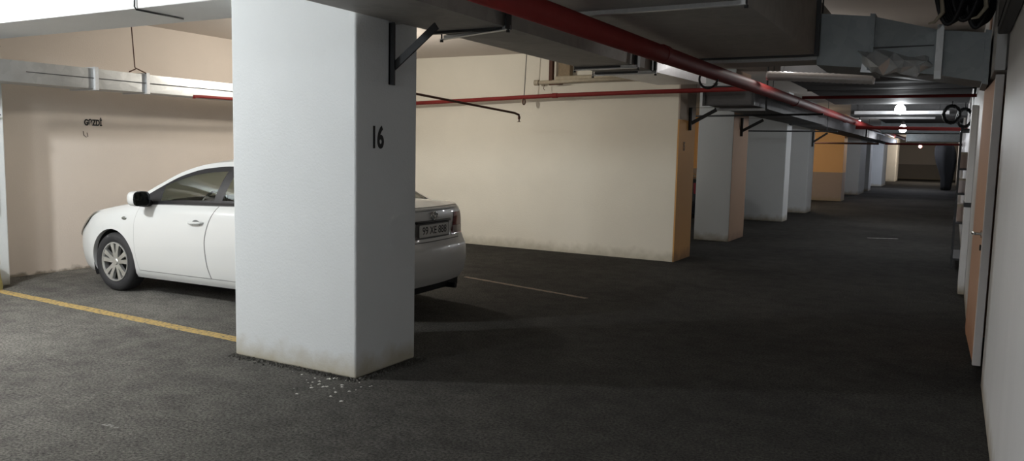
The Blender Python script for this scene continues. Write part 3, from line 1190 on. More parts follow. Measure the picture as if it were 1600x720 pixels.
    # wheels
    for a, b in WHEELS:
        for sg_ in (1, -1):
            yo = .845 * sg_
            ty = MB()
            prof = [(.205, -.19), (.25, -.205), (.295, -.195), (.311, -.17), (.3135, -.10), (.311, -.035), (.297, -.008), (.255, .004), (.215, -.008), (.205, -.02)]
            T = Matrix.Translation((a, yo, b)) @ Matrix.Diagonal((1, sg_, 1, 1))
            ty.lathe(prof, 56, 0, T, 'Y')
            tyre = CB(ty, 'tyre', M['rubber'], car, smooth=True, auto=60)
            rm = MB()
            rm.lathe([(.207, -.19), (.20, -.10), (.19, -.02), (.198, -.004), (.208, -.004), (.211, -.014), (.207, -.03)], 56, 0, T, 'Y')
            rm.lathe([(0, -.012), (.03, -.012), (.036, -.018), (.040, -.04)], 28, 0, T, 'Y')
            for k in range(10):
                an = 2 * math.pi * (k // 2 + (.185 if k % 2 else -.185)) / 5 + .3
                c, s = math.cos(an), math.sin(an)
                def pt(r, tq, h):
                    return (r * c - tq * s, h, r * s + tq * c)
                vs = [pt(.03, -.020, -.02), pt(.03, .020, -.02), pt(.12, -.019, -.014), pt(.12, .019, -.014), pt(.20, -.027, -.010), pt(.20, .027, -.010)]
                vs += [(x, y - .035, z) for x, y, z in vs]
                rm.add(vs, [(0, 1, 3, 2), (2, 3, 5, 4), (6, 8, 9, 7), (8, 10, 11, 9), (0, 2, 8, 6), (2, 4, 10, 8), (1, 7, 9, 3), (3, 9, 11, 5)], 0, T)
            CB(rm, 'wheel_rim', M['alloy'], tyre, smooth=True, auto=30)
            dk = MB().lathe([(0, -.075), (.19, -.075), (.205, -.09)], 40, 0, T, 'Y')
            CB(dk, 'brake_disc', M['under'], tyre)
    return car


car = make_car('white saloon car parked nose to the left wall behind the big pillar')
# local +x (nose to tail) points along world +X, turned a few degrees
CAR_YAW = R(3.0)
car.rotation_euler = (0, 0, CAR_YAW)
# near front wheel stands at (-7.32, 4.87)
lw = Vector((.94 * SX, -.845 * SY, 0))
lw.rotate(Matrix.Rotation(CAR_YAW, 3, 'Z'))
car.location = (-7.30 - lw.x, 4.87 - lw.y, 0)


def copy_tree(o, parent=None):
    c = o.copy()
    COL.objects.link(c)
    if parent:
        c.parent = parent
    for ch in list(o.children):
        copy_tree(ch, c)
    return c


def repaint(o, a, b):
    if o.type == 'MESH':
        for sl in o.material_slots:
            if sl.material == a:
                sl.link = 'OBJECT'
                sl.material = b
    for ch in o.children:
        repaint(ch, a, b)


car2 = copy_tree(car)
car2['label'] = 'dark parked car showing as a sliver between ochre wall end and grey pillar'
car2.rotation_euler = (0, 0, 0)
car2.location = (-8.55, 16.6, 0)
repaint(car2, M['car_paint'], M['dark_car_paint'])


# ------------------------------------------------------------------ ducts


def duct_run(name, secs, mat, label, flanges=(), fl_mat=None, cat='duct', seam_mid=False):
    """secs: list of 4-corner sections; sharp sheet boxes lofted between, flange frames at given indices"""
    o0 = Vector(secs[0][0])
    t = thing(name, o0, label, cat)
    mb = MB()
    vs = [Vector(p) - o0 for s in secs for p in s]
    fs = []
    for i in range(len(secs) - 1):
        mids_ = []
        ca = sum((Vector(p) - o0 for p in secs[i]), Vector()) / 4
        cb = sum((Vector(p) - o0 for p in secs[i + 1]), Vector()) / 4
        for j in range(4):
            j2 = (j + 1) % 4
            q = (i * 4 + j, i * 4 + j2, (i + 1) * 4 + j2, (i + 1) * 4 + j)
            if (ca - cb).length > .45:
                mids_.append(q)
            else:
                fs.append(q)
        for q in mids_:
            # sheet panels about 1.3 m long, each broken slightly outward on its diagonals
            a, b, c, d = (vs[t_] for t_ in q)
            n_ = max(1, round((ca - cb).length / 1.3))
            prev = (q[0], q[1])
            for s_ in range(n_):
                f1 = (s_ + 1) / n_
                if s_ == n_ - 1:
                    nx2 = (q[3], q[2])
                else:
                    vs.append(a.lerp(d, f1))
                    vs.append(b.lerp(c, f1))
                    nx2 = (len(vs) - 2, len(vs) - 1)
                m_ = (vs[prev[0]] + vs[prev[1]] + vs[nx2[0]] + vs[nx2[1]]) / 4
                out = m_ - ca.lerp(cb, (s_ + .5) / n_)
                vs.append(m_ + out.normalized() * min(.016, .022 * (vs[prev[0]] - vs[prev[1]]).length))
                cc = len(vs) - 1
                fs += [(prev[0], prev[1], cc), (prev[1], nx2[1], cc), (nx2[1], nx2[0], cc), (nx2[0], prev[0], cc)]
                prev = nx2
    k = (len(secs) - 1) * 4
    fs += [(3, 2, 1, 0), (k, k + 1, k + 2, k + 3)]
    mb.add(vs, fs)
    mb.build('duct_sheet', mat, t)
    for i in flanges:
        s = [Vector(p) - o0 for p in secs[i]]
        c = sum(s, Vector()) / 4
        ax = (Vector(secs[min(i + 1, len(secs) - 1)][0]) - Vector(secs[max(i - 1, 0)][0])).normalized()
        f = MB()
        outer = [p + (p - c).normalized() * 0.035 for p in s]
        inner = [p - (p - c).normalized() * 0.002 for p in s]
        ring = [p - ax * .02 for p in outer] + [p - ax * .02 for p in inner] + [p + ax * .02 for p in outer] + [p + ax * .02 for p in inner]
        ff = []
        for j in range(4):
            j2 = (j + 1) % 4
            ff += [(j, j2, 4 + j2, 4 + j), (8 + j, 12 + j, 12 + j2, 8 + j2), (j, 8 + j, 8 + j2, j2), (4 + j, 4 + j2, 12 + j2, 12 + j)]
        f.add(ring, ff)
        f.build('flange', fl_mat or mat, t)
    return t


def sec_y(x0, x1, z0, z1, y):
    return [(x0, y, z0), (x1, y, z0), (x1, y, z1), (x0, y, z1)]


def sec_x(y0, y1, z0, z1, x):
    return [(x, y0, z0), (x, y1, z0), (x, y1, z1), (x, y0, z1)]


# car bay duct along the left wall
lb = duct_run('air_duct', [sec_y(-8.45, -8.05, 2.06, 2.27, -1.0), sec_y(-8.45, -8.05, 2.06, 2.27, 5.22),
                           sec_y(-8.44, -8.06, 2.065, 2.265, 5.84), sec_y(-8.44, -8.06, 2.065, 2.265, 8.4)], M['galv'],
              'galvanised duct hung along the left wall above the car', flanges=(1, 2), fl_mat=M['steel'])
# a running lock seam along its side
MB().box((-8.05, 4.5, 2.165), (-8.040, 8.4, 2.172)).build('lock_seam', M['dark_steel'], lb).location = -Vector(lb.location)
hw = thing('hanger_wire', (-8.05, 5.71, 2.27), 'bent brown wire holding the left wall duct from the ceiling', 'wire')
hwm = MB().tube([(0.0, -.06, .68), (0.0, -.02, .06), (0, 0, .05)], .006, 8)
hwm.tube([(0, -.09, 0.005), (0, 0, .05), (.006, .11, .01), (.012, .13, -.03)], .007, 8)
hwm.build('wire', M['rust'], hw, smooth=True)
tag(MB().tube([(-7.9, 6.35, 2.03), (-7.9, 6.35, 2.055), (-7.9, 6.45, 2.058), (-7.9, 10.5, 2.10)], .018, 10)
    .build('red_pipe', M['red_paint'], smooth=True), 'thin red pipe running just under the left wall duct', 'pipe')
tag(MB().tube([(-8.24, 4.3, 2.27), (-8.24, 4.3, 2.40)], [.055, .055], 16).tube([(-8.24, 4.3, 2.40), (-8.24, 4.3, 2.46)], [.062, .05], 16, 1)
    .build('capped_stub', [M['white_plastic'], M['purple']], smooth=True, auto=40), 'white stub with dark purple cap on top of the left duct', 'pipe stub')

# pillar side items, far left
ep = thing('wall_panel', (-8.43, 4.2, 1.2), 'pale blue box panel on the pillar at the left edge', 'electrical box')
MB().box((0, -.30, -.44), (.04, .15, .27)).build('panel_case', M['panel_blue'], ep, bevel=.006)
tag(MB().tube([(-8.43, 4.28, 1.73), (-8.40, 4.30, 1.72), (-8.39, 4.36, 1.73), (-8.39, 4.42, 1.745)], .008, 8)
    .build('wall_hook', M['dark_steel'], smooth=True), 'small dark hook on the left edge pillar', 'hook')
bk = thing('bucket', (-8.315, 4.21, 0), 'faded yellow plastic tub at the foot of the left edge pillar', 'bucket')
MB().lathe([(0, .004), (.108, .004), (.112, .03), (.095, .14), (.088, .25), (.095, .255), (.095, .285), (.082, .29), (.08, .05), (0, .03)], 32).build('tub', M['bucket_yellow'], bk, smooth=True, auto=35)

# duct over the pillar row (left of red main)
dl = duct_run('air_duct', [sec_y(-3.24, -2.66, 2.315, 2.66, 1.2), sec_y(-3.24, -2.66, 2.315, 2.66, 4.62), sec_y(-3.24, -2.66, 2.315, 2.66, 7.05),
                           sec_y(-3.20, -2.62, 2.30, 2.64, 7.45)], M['galv_dark'],
              'dusty duct passing beside the big white pillar', flanges=(1, 2, 3), fl_mat=M['dark_steel'])
d2 = duct_run('air_duct', [sec_y(-3.18, -2.60, 2.29, 2.63, 7.48), sec_y(-3.14, -2.56, 2.31, 2.62, 9.1)], M['foil'],
              'silver foil duct beyond the dusty duct, beside the red main pipe')
d3 = duct_run('air_duct', [sec_y(-2.98, -2.36, 2.165, 2.40, 10.6), sec_y(-2.98, -2.34, 2.15, 2.40, 12.9), sec_y(-3.0, -2.4, 2.16, 2.40, 17.6)], M['galv_black'],
              'dark duct in front of the grey pillars', flanges=(0,), fl_mat=M['dark_steel'])
d4 = duct_run('air_duct', [sec_y(-3.1, -2.55, 2.18, 2.42, 17.7), sec_y(-3.1, -2.55, 2.18, 2.42, 28), sec_y(-3.1, -2.55, 2.2, 2.42, 44)], M['galv_black'],
              'far dark duct above the pillars toward the end wall', flanges=(0, 1), fl_mat=M['dark_steel'])


def trapeze(y0, x0, y1, x1, z, label, rods=True, mat=None, top=CZ, rod_r=.006):
    """angle bar carrying a duct with two drop rods"""
    t = thing('duct_hanger', ((x0 + x1) / 2, (y0 + y1) / 2, z), label, 'bracket')
    o = Vector(t.location)
    a, b = Vector((x0, y0, z)) - o, Vector((x1, y1, z)) - o
    d = (b - a).normalized()
    n = Vector((-d.y, d.x, 0))
    bar = MB()
    for (h0, h1, q0, q1) in ((-.028, -.024, -.02, .02), (-.028, .006, .016, .02)):
        vs = []
        for h in (h0, h1):
            for p, q in ((a, q0), (b, q0), (b, q1), (a, q1)):
                vs.append(p + n * q + Vector((0, 0, h)))
        bar.hexa([vs[0], vs[1], vs[2], vs[3], vs[4], vs[5], vs[6], vs[7]])
    bar.build('angle_bar', mat or M['steel'], t)
    if rods:
        for p in (a - d * .0 + n * 0, b + n * 0):
            rr = MB().tube([p + Vector((0, 0, -.04)), p + Vector((0, 0, top - z))], rod_r, 8)
            rr.tube([p + Vector((0, 0, -.044)), p + Vector((0, 0, -.03))], .013, 6)
            rr.build('rod', M['dark_steel'], t)
    return t


trapeze(4.80, -3.30, 4.56, -2.61, 2.313, 'angle bar hanger under the dusty duct nearest the big pillar')
trapeze(7.05, -3.28, 7.00, -2.61, 2.31, 'first of two close angle bars under the dusty duct end')
trapeze(7.45, -3.26, 7.40, -2.58, 2.295, 'second of two close angle bars under the dusty duct end')
trapeze(11.2, -3.0, 11.2, -2.30, 2.145, 'pale angle bar hanger at the dark duct before the grey pillars', rod_r=.012)
# flat strap legs seen on the duct side
for y in (4.56, 7.0, 7.4):
    tag(MB().box((-2.612, y - .035, 2.29), (-2.604, y + .035, 2.68)).build('duct_strap', M['dark_steel']),
        {4.56: 'dark strap on the dusty duct side nearest the big pillar', 7.0: 'dark strap on the dusty duct side, first of the close pair',
         7.4: 'dark strap on the dusty duct side, second of the close pair'}[y], 'strap')


def wall_bracket(x, y, z, reach, drop, label, mat=None):
    t = thing('wall_bracket', (x, y, z), label, 'bracket')
    mt = mat or M['dark_steel']
    MB().box((0, -.028, -drop), (.012, .028, 0)).box((0, -.028, -drop), (.045, -.018, 0)).build('upright', mt, t)
    MB().box((0, -.02, -.006), (reach, .02, 0)).build('arm', M['galv_dark'], t)
    b = MB()
    x0, z0, x1, z1 = .012, -drop * .72, reach * .90, -.035
    w_ = .025
    d = Vector((x1 - x0, 0, z1 - z0)).normalized()
    n = Vector((-d.z, 0, d.x)) * w_
    pa, pb = Vector((x0, 0, z0)), Vector((x1, 0, z1))
    vs = [pa - n + Vector((0, -.006, 0)), pb - n + Vector((0, -.006, 0)), pb + n + Vector((0, -.006, 0)), pa + n + Vector((0, -.006, 0)),
          pa - n + Vector((0, .006, 0)), pb - n + Vector((0, .006, 0)), pb + n + Vector((0, .006, 0)), pa + n + Vector((0, .006, 0))]
    b.hexa(vs)
    b.build('brace', mt, t)
    return t


wall_bracket(-3.288, 4.20, 2.313, .40, .40, 'dark steel bracket on the big pillar under the duct')
wall_bracket(-3.308, 11.0, 2.155, .42, .32, 'dark bracket on the ochre wall end under the duct')
wall_bracket(-3.308, 14.1, 2.15, .42, .32, 'dark bracket on the brown pillar side under the duct')
wall_bracket(-3.355, 22.4, 2.17, .42, .40, 'dark bracket high on the narrow pale pillar')

# big duct over the aisle and the branch to the right wall
bd = duct_run('air_duct', [sec_y(-2.10, -1.09, 2.36, 2.83, 0.6), sec_y(-2.10, -1.09, 2.36, 2.83, 4.45), sec_y(-2.10, -1.09, 2.36, 2.83, 7.12), sec_y(-2.10, -1.09, 2.36, 2.83, 7.95)],
              M['galv_dark'], 'largest duct, dusty and wide, over the middle of the aisle', flanges=(2,), fl_mat=M['dark_steel'])
trapeze(4.50, -2.14, 4.50, -1.06, 2.355, 'silver bar hanger under the wide duct, nearer one')
trapeze(7.24, -2.14, 7.24, -1.06, 2.355, 'silver bar hanger under the wide duct where it turns')
br = duct_run('air_duct', [sec_x(7.2, 7.9, 2.28, 2.71, -1.08), sec_x(7.2, 7.9, 2.24, 2.66, -.66), sec_x(7.15, 7.85, 2.17, 2.52, -.18), sec_x(7.1, 7.7, 2.10, 2.47, .165)],
              M['galv_blue'], 'branch duct crossing from the wide duct to the right wall', flanges=(1, 3), fl_mat=M['galv_blue'])
bo = Vector(br.location)
MB().box((-.185, 7.085, 2.13), (-.135, 7.125, 2.55)).build('strap', M['galv'], br).location = -bo
MB().box((-.64, 7.135, 2.395), (-.2, 7.175, 2.402)).build('lock_seam', M['dark_steel'], br).location = -bo
# crumpled foil wrap on the branch
cf = MB()
random.seed(5)
nx_, nz_ = 9, 4
PP = {}
for i in range(nx_):
    for j in range(nz_):
        f_ = i / (nx_ - 1)
        x = -.74 + .54 * f_ + random.uniform(-.03, .03)
        z = 2.20 - .035 * f_ + (.19 - .03 * f_) * j / (nz_ - 1) + random.uniform(-.02, .02)
        edge = min(i, j, nx_ - 1 - i, nz_ - 1 - j)
        PP[i, j] = (x, 7.165 - (random.uniform(.0, .07) if edge else -.03) - .03 * f_, z)
for i in range(nx_ - 1):
    for j in range(nz_ - 1):
        q_ = [PP[i, j], PP[i + 1, j], PP[i + 1, j + 1], PP[i, j + 1]]
        cf.add(q_, [(0, 1, 2), (0, 2, 3)] if (i + j) % 2 else [(0, 1, 3), (1, 2, 3)])
tag(cf.build('foil_wrap', M['crumple']), 'crumpled silver foil patch on the branch duct', 'foil')
# the strip of sheet below, and the silver round duct behind
tag(MB().tube([(-1.88 + 1.1 * k / 40, 9.1, 2.385 - .07 * k / 40) for k in range(41)], [.048 + .004 * (k % 2) for k in range(41)], 18)
    .build('flexible_duct', M['foil'], smooth=True), 'silver flexible duct crossing the aisle behind the wide duct', 'duct')
# more cross ducts deeper in
duct_run('air_duct', [sec_y(-1.85, .15, 2.43, 2.80, 9.9), sec_y(-1.85, .15, 2.43, 2.80, 11.9), sec_y(-1.85, .15, 2.40, 2.80, 14.6)], M['galv_black'], 'wide dark duct over the aisle before the first lamp', flanges=(0, 1))
duct_run('air_duct', [sec_y(-1.7, .10, 2.46, 2.85, 20.6), sec_y(-1.7, .10, 2.46, 2.85, 23.9)], M['galv_black'], 'wide dark duct added behind the bright lamps to darken the ceiling', flanges=(0,))  # extra duct added to keep the ceiling further back dark
duct_run('air_duct', [sec_x(16.2, 16.3, 2.315, 2.375, -1.70), sec_x(16.2, 16.3, 2.315, 2.375, -.13)], M['foil'], 'bright cross duct lit by the ceiling lamp')
duct_run('air_duct', [sec_x(24, 24.8, 2.2, 2.6, -1.8), sec_x(24, 24.8, 2.2, 2.6, .15)], M['galv_blue'], 'dark duct crossing the aisle behind the far lamp', flanges=(0,))
duct_run('air_duct', [sec_x(33, 33.8, 2.15, 2.6, -1.6), sec_x(33, 33.8, 2.15, 2.6, .15)], M['galv_blue'], 'deepest dark duct crossing the aisle', flanges=(0,))

tag(MB().tube([(-1.6, 16.3, 2.25), (-.35, 16.3, 2.25)], .022, 12).build('bright_pipe', M['foil'], smooth=True), 'thin bright pipe just below the bright cross duct by the lamp', 'pipe')
duct_run('air_duct', [sec_x(16.5, 17.3, 2.30, 2.85, -1.8), sec_x(16.5, 17.3, 2.30, 2.85, .15)], M['galv_black'], 'dark duct crossing just behind the bright cross duct')

# ------------------------------------------------------------------ pipes
rp = thing('red_pipe', (-2.0, 1.0, 2.245), 'thick dark red main pipe running down the aisle ceiling', 'pipe')
MB().tube([(0, 0, 0), (0, 5, .010), (0, 12, .032), (0.02, 21, .05), (.1, 36, .10)], .066, 24).build('pipe_run', M['red_paint'], rp, smooth=True)
for yy in (4.9, 10.6, 16.5):
    MB().tube([(0, yy - .05, .003 + yy * .0019), (0, yy + .05, .003 + yy * .0019)], .071, 24).build('coupling', M['red_paint'], rp, smooth=True, auto=40)
MB().lathe([(.02, -.085), (.02, -.07), (.03, -.07)], 12, 0, Matrix.Translation((-.03, 6.55, .0))).build('bolt', M['dark_steel'], rp)
tag(MB().tube([(-2.06 + .085 * math.cos(a), 7.4, 2.205 + .085 * math.sin(a)) for a in [2 * math.pi * k / 28 for k in range(28)]], .011, 8, closed=True)
    .build('cable_loop', M['cable'], smooth=True), 'black cable loop hanging under the red main pipe', 'cable')
# branch across the car bay
rb = thing('red_pipe', (-2.3, 10.3, 2.30), 'thin red branch pipe running along the cream wall', 'pipe')
MB().tube([(0, 0, .045), (-1.5, 0, .025), (-2.8, 0, .0), (-6.55, 0, -.13)], .030, 16).build('pipe_run', M['red_paint'], rb, smooth=True)
MB().tube([(-2.83, 0, 0), (-2.75, 0, 0)], .036, 16).build('coupling', M['red_paint'], rb, smooth=True, auto=40)
hr = thing('pipe_hanger', (-5.6, 10.3, 2.23), 'thin drop rod holding the red branch pipe at the cream wall', 'bracket')
MB().tube([(0, 0, .035), (.03, 0, CZ - 2.23)], .006, 8).build('rod', M['dark_steel'], hr)
MB().tube([(0, .038 * math.cos(a), -.01 + .045 * math.sin(a)) for a in [2 * math.pi * k / 20 for k in range(20)]], .010, 6, closed=True).build('ring_clamp', M['rust'], hr, smooth=True)
sp_ = thing('sprinkler_pipe', (-5.30, 7.1, 2.09), 'thin rust-brown pipe ending in a downturned sprinkler head', 'pipe')
MB().tube([(-.16, -.5, .05), (0, 0, 0.02), (.52, 1.45, -.13), (.545, 1.52, -.15), (.545, 1.53, -.18)], .0135, 10).build('pipe_run', M['rust'], sp_, smooth=True)
MB().lathe([(.016, .0), (.016, -.03), (.008, -.035), (.008, -.06), (.022, -.064), (.022, -.068), (0, -.068)], 14, 0, Matrix.Translation((.545, 1.53, -.17))).build('sprinkler_head', M['rust'], sp_, smooth=True, auto=30)

# pipe stub assembly on the cream wall
pb = thing('pipe_assembly', (-5.45, 10.42, 2.50), 'old pale pipe stub with rusty post at the top of the cream wall', 'pipe')
MB().tube([(0, 0, .0), (.7, 0, .02), (1.9, 0, .03)], .028, 14).build('pale_pipe', M['pipe_pale'], pb, smooth=True)
MB().tube([(-.04, 0, 0), (.03, 0, 0)], .042, 14).build('end_cap', M['pipe_pale'], pb, smooth=True, auto=40)
MB().tube([(.3, 0.02, .055), (1.9, 0.02, .075)], .035, 14).build('upper_pipe', M['pipe_pale'], pb, smooth=True)
MB().box((.20, -.02, .02), (.255, .05, CZ - 2.50)).build('rusty_post', M['rust'], pb)
MB().box((.33, .02, .08), (.52, .125, .36)).build('stained_box', M['stain'], pb, bevel=.008)
MB().tube([(.12, 0, -.03), (.11, 0, -.09), (.13, 0, -.11)], .005, 6).tube([(.2, 0, -.035), (.42, 0, -.03)], .008, 6).build('wire_hook', M['rust'], pb, smooth=True)

# thin pipes crossing in front of the grey pillars, red cross pipes over the aisle
tag(MB().tube([(-3.9, 12.6, 2.11), (-1.75, 12.6, 2.135)], .015, 10).build('thin_pipe', M['dark_steel'], smooth=True), 'thin dark pipe crossing in front of the grey brown-sided pillar', 'pipe')
tag(MB().tube([(-4.2, 17.2, 2.02), (-2.1, 17.2, 2.02)], .015, 10).build('thin_pipe', M['dark_steel'], smooth=True), 'thin dark pipe crossing in front of the wide grey pillar', 'pipe')
tag(MB().tube([(-4.2, 26.0, 1.93), (-2.0, 26.0, 1.93)], .03, 10).build('thin_pipe', M['rust'], smooth=True), 'brown pipe crossing in front of the orange wall', 'pipe')
tag(MB().tube([(-1.95, 11.9, 2.335), (.24, 11.9, 2.335)], .022, 12).build('red_pipe', M['red_paint'], smooth=True), 'red cross pipe above the lamps, nearest one', 'pipe')
tag(MB().tube([(-1.95, 19.0, 2.165), (.24, 19.0, 2.135)], .040, 12).build('red_pipe', M['red_paint'], smooth=True), 'red cross pipe just under the bright lamps', 'pipe')
tag(MB().tube([(-2.1, 30.0, 2.0), (.24, 30.0, 2.0)], .035, 12).build('red_pipe', M['red_paint'], smooth=True), 'red cross pipe farthest down the aisle', 'pipe')

for ob_, pts_ in ((bpy.data.objects['thin_pipe'], [(-2.5, 12.6, 2.13)]), (bpy.data.objects['thin_pipe.001'], [(-2.3, 17.2, 2.02), (-4.0, 17.2, 2.02)]),
                  (bpy.data.objects['thin_pipe.002'], [(-2.3, 26, 1.93), (-4.0, 26, 1.93)]), (sp_, [(-5.3, 7.1, 2.11)])):
    for p_ in pts_:
        rd_ = MB().tube([p_, (p_[0], p_[1], CZ - .006)], .005, 8).build('drop_rod', M['dark_steel'], ob_)
        rd_.location = -Vector(ob_.location)

for ob_ in [o for o in bpy.data.objects if o.name.startswith('air_duct') and o.get('label', '').find('cross') >= 0 or o.get('label', '').startswith('wide dark')]:
    if ob_.location.y < 9:
        continue
    bbs = [ch for ch in ob_.children if ch.name.startswith('duct_sheet')][0]
    xs_ = [v.co.x for v in bbs.data.vertices]
    ys_ = [v.co.y for v in bbs.data.vertices]
    zs_ = [v.co.z for v in bbs.data.vertices]
    for fx_ in (.1, .9):
        xx = min(xs_) + (max(xs_) - min(xs_)) * fx_
        yy = (min(ys_) + max(ys_)) / 2
        MB().tube([(xx, yy, max(zs_) - .02), (xx, yy, CZ - .006 - ob_.location.z)], .006, 8).build('drop_rod', M['dark_steel'], ob_)

# ------------------------------------------------------------------ lamps in view


def lamp(loc, label, mat, r=.06, drop=.3, cat='lamp'):
    t = thing('ceiling_lamp', loc, label, cat)
    MB().lathe([(0, -r), (r * .5, -r * .87), (r * .87, -r * .5), (r, 0), (r * .87, r * .5), (r * .5, r * .87), (r * .42, r * 1.1)], 20).build('bulb', mat, t, smooth=True)
    MB().lathe([(r * .42, r * 1.0), (r * .45, r * 1.6), (r * .3, r * 1.9), (0, r * 1.9)], 16).build('socket', M['dark_steel'], t, smooth=True, auto=40)
    MB().tube([(0, 0, r * 1.8), (0, 0, CZ - loc[2])], .008, 8).build('cord', M['cable'], t)
    for ch in t.children:
        ch.visible_shadow = True
    return t


lamp((-.86, 15.0, 2.335), 'brightest bare bulb over the aisle, upper of the close pair', M['bulb'], .085)
lamp((-1.04, 19.6, 2.16), 'bright bare bulb directly below the brightest one', M['bulb'], .085)
lamp((-2.30, 23.2, 2.44), 'small distant lamp left of the bright pair', M['bulb_far'], .06)
lamp((-2.0, 31.5, 2.35), 'small distant lamp by the left end of the red cross pipe', M['bulb_far'], .07)
lamp((-1.5, 44.0, 2.12), 'small reddish lamp above the far end wall', M['bulb_red'], .09)

# ------------------------------------------------------------------ right wall: door, pilasters, clutter
d1 = bpy.data.objects.new('door_1', None)
COL.objects.link(d1)
d1.location = (.207, 7.70, 0)
d1['kind'] = 'structure'
# leaf hinged at its far edge, standing a little open into the aisle
ang = R(-1.5)
d1.rotation_euler = (0, 0, -ang)
lf = MB().box((-.02, -1.16, .02), (.022, 0, 2.08), 0)
lf.box((-.024, -1.20, .02), (.030, -1.16, 2.10), 1)
leaf = lf.build('door_leaf', [M['peach'], M['door_white']], d1, bevel=.004)
hd = MB().tube([(-.022, -1.10, .97), (-.075, -1.10, .97)], .012, 10)
hd.tube([(-.07, -1.115, .97), (-.075, -1.0, .965)], .011, 10)
hd.tube([(-.022, -1.10, .97), (-.030, -1.10, .97)], .028, 16)
hd.build('door_handle', M['chrome'], leaf, smooth=True, auto=40)
kl = MB().tube([(-.022, -1.10, .87), (-.032, -1.10, .87)], .022, 14)
kl.build('lock_cylinder', M['dark_steel'], leaf, smooth=True, auto=40)
# frame of the opening: dark steel posts
t1 = struct('trim_1', MB().box((.262, 6.002, 0), (.34, 6.05, 2.12)).box((.262, 6.0, 2.12), (.34, 6.4, CZ)), M['dark_steel'])
pls = thing('grey_post', (.185, 10.3, 0), 'slim pale grey post on the right wall just past the open door', 'post')
MB().box((-.05, -.25, 0), (.014, .25, 2.1)).build('shaft', M['right_wall'], pls, bevel=.006)
MB().box((-.056, -.26, .98), (.014, .26, 1.03)).build('dark_band', M['dark_steel'], pls)
# rack with cartons further down the right wall
rk = thing('storage_rack', (.125, 13.0, 0), 'dark shallow rack on the right wall past the slim grey post', 'rack')
for sx in (-.06, .06):
    for sy in (-.6, .6):
        MB().box((sx - .012, sy - .012, 0), (sx + .012, sy + .012, 1.95)).build('post', M['dark_steel'], rk)
for z in (.12, .62, 1.02, 1.36, 1.9):
    MB().box((-.07, -.61, z), (.07, .61, z + .025)).build('shelf', M['dark_steel'], rk)


def carton(x, y, z, sx, sy, sz, mat, label):
    t = thing('carton', (x, y, z), label, 'box')
    MB().box((-sx, -sy, 0), (sx, sy, sz)).build('case', mat, t, bevel=.006)
    MB().box((-sx - .001, -sy - .001, sz - .03), (sx + .001, -sy + .02, sz + .001)).build('tape', M['pipe_pale'], t)


carton(.12, 12.7, 1.386, .045, .2, .22, M['carton'], 'pinkish carton on the dark rack, upper shelf')
carton(.125, 12.7, 1.046, .045, .18, .20, M['lamp_grey'], 'pale box on the dark rack, middle shelf')
carton(.13, 12.75, .646, .045, .22, .24, M['carton'], 'low carton on the dark rack, below the pale box')

# dark bulky bundle at the end of the aisle
db = MB()
random.seed(11)
prof = [(.02, .0), (.30, .02), (.34, .25), (.38, .6), (.50, 1.0), (.62, 1.4), (.66, 1.8), (.60, 2.1), (.45, 2.25), (.02, 2.3)]
vs, n = [], 36
for r, h in prof:
    for k in range(n):
        a = 2 * math.pi * k / n
        q = r * (1 + .05 * math.sin(3 * a + h * 2) + .03 * math.sin(7 * a + 1))
        vs.append((q * math.cos(a) * .72 - .10 * (h - .6) * (h > .6), q * math.sin(a), h))
fs = [(i * n + k, i * n + (k + 1) % n, (i + 1) * n + (k + 1) % n, (i + 1) * n + k) for i in range(len(prof) - 1) for k in range(n)]
db.add(vs, fs)
o = db.build('tarp_bundle', M['dark_cloth'], smooth=True)
o.location = (-.27, 44, 0)
tag(o, 'dark bulky wrapped bundle at the far right end of the aisle', 'bundle')


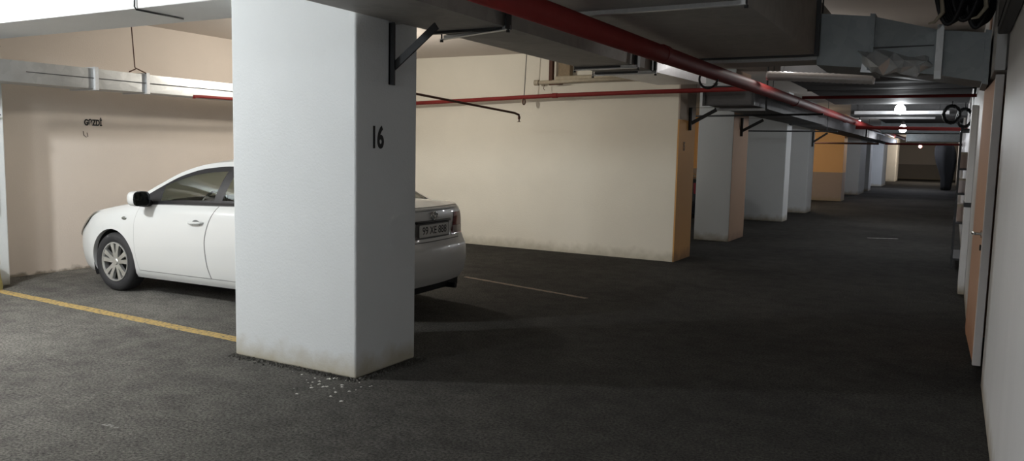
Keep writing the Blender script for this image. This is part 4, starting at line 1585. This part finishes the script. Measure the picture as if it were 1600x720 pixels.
# hanging cables and coils
def coil(name, c, rx, rz, turns, label, mat=None, r=.02, ty=.03):
    mb = MB()
    pts = []
    nn = turns * 24
    for k in range(nn):
        a = 2 * math.pi * k / 24
        j = 1 + .08 * math.sin(k * 1.7)
        pts.append((c[0] + rx * j * math.cos(a), c[1] + ty * k / 24 + .02 * math.sin(a * 2), c[2] + rz * j * math.sin(a)))
    mb.tube(pts, r, 8)
    mb.tube([(c[0], c[1] + .05, c[2] + rz * .95), (c[0], c[1] + .05, 2.40)], .008, 6)
    return tag(mb.build(name, mat or M['cable'], smooth=True), label, 'cable')


coil('cable_coil', (-.08, 14.0, 2.20), .11, .13, 4, 'black cable coil under the ceiling, right of the bright lamps')
coil('cable_coil', (.10, 14.3, 2.16), .10, .14, 4, 'black cable coil closest to the right wall beside the lamps')
# drooping cables over the branch duct
for i, (xa, xb, zt, zm, lab) in enumerate([(-.22, .00, 2.94, 2.52, 'leftmost black cable loop drooping above the branch duct'),
                                          (-.12, .10, 2.94, 2.55, 'middle black cable loop drooping above the branch duct'),
                                          (-.02, .17, 2.94, 2.50, 'rightmost black cable loop drooping above the branch duct')]):
    mb = MB()
    for q in range(6):
        pts = []
        for k in range(17):
            t = k / 16
            x = xa + (xb - xa) * t + .012 * q
            z = zt - (zt - zm) * math.sin(math.pi * t) ** .55 + .012 * q
            pts.append((x, 6.9 + .05 * i + .03 * q, z))
        mb.tube(pts, .016, 8)
    tag(mb.build('hanging_cable', M['cable'], smooth=True), lab, 'cable')
for (x, z0, lab) in [(-.17, 2.50, 'pale twisted wire end above the branch duct strap'), (.11, 2.52, 'pale torn wrap among the black cables near the right wall')]:
    tag(MB().tube([(x, 6.85, z0 + .26), (x + .02, 6.84, z0 + .1), (x - .03, 6.83, z0 + .03), (x - .07, 6.82, z0 + .02)], [.012, .016, .012, .006], 8)
        .build('pale_wire', M['pipe_pale'], smooth=True), lab, 'wire')
jb = thing('junction_box', (.256, 5.35, 2.30), 'dark box high on the right wall in the corner', 'electrical box')
MB().box((-.07, -1.3, 0), (0, .6, .4)).build('case', M['dark_steel'], jb, bevel=.01)
MB().box((-.076, -1.24, .04), (-.07, .54, .36)).build('lid', M['dark_steel'], jb, bevel=.003)
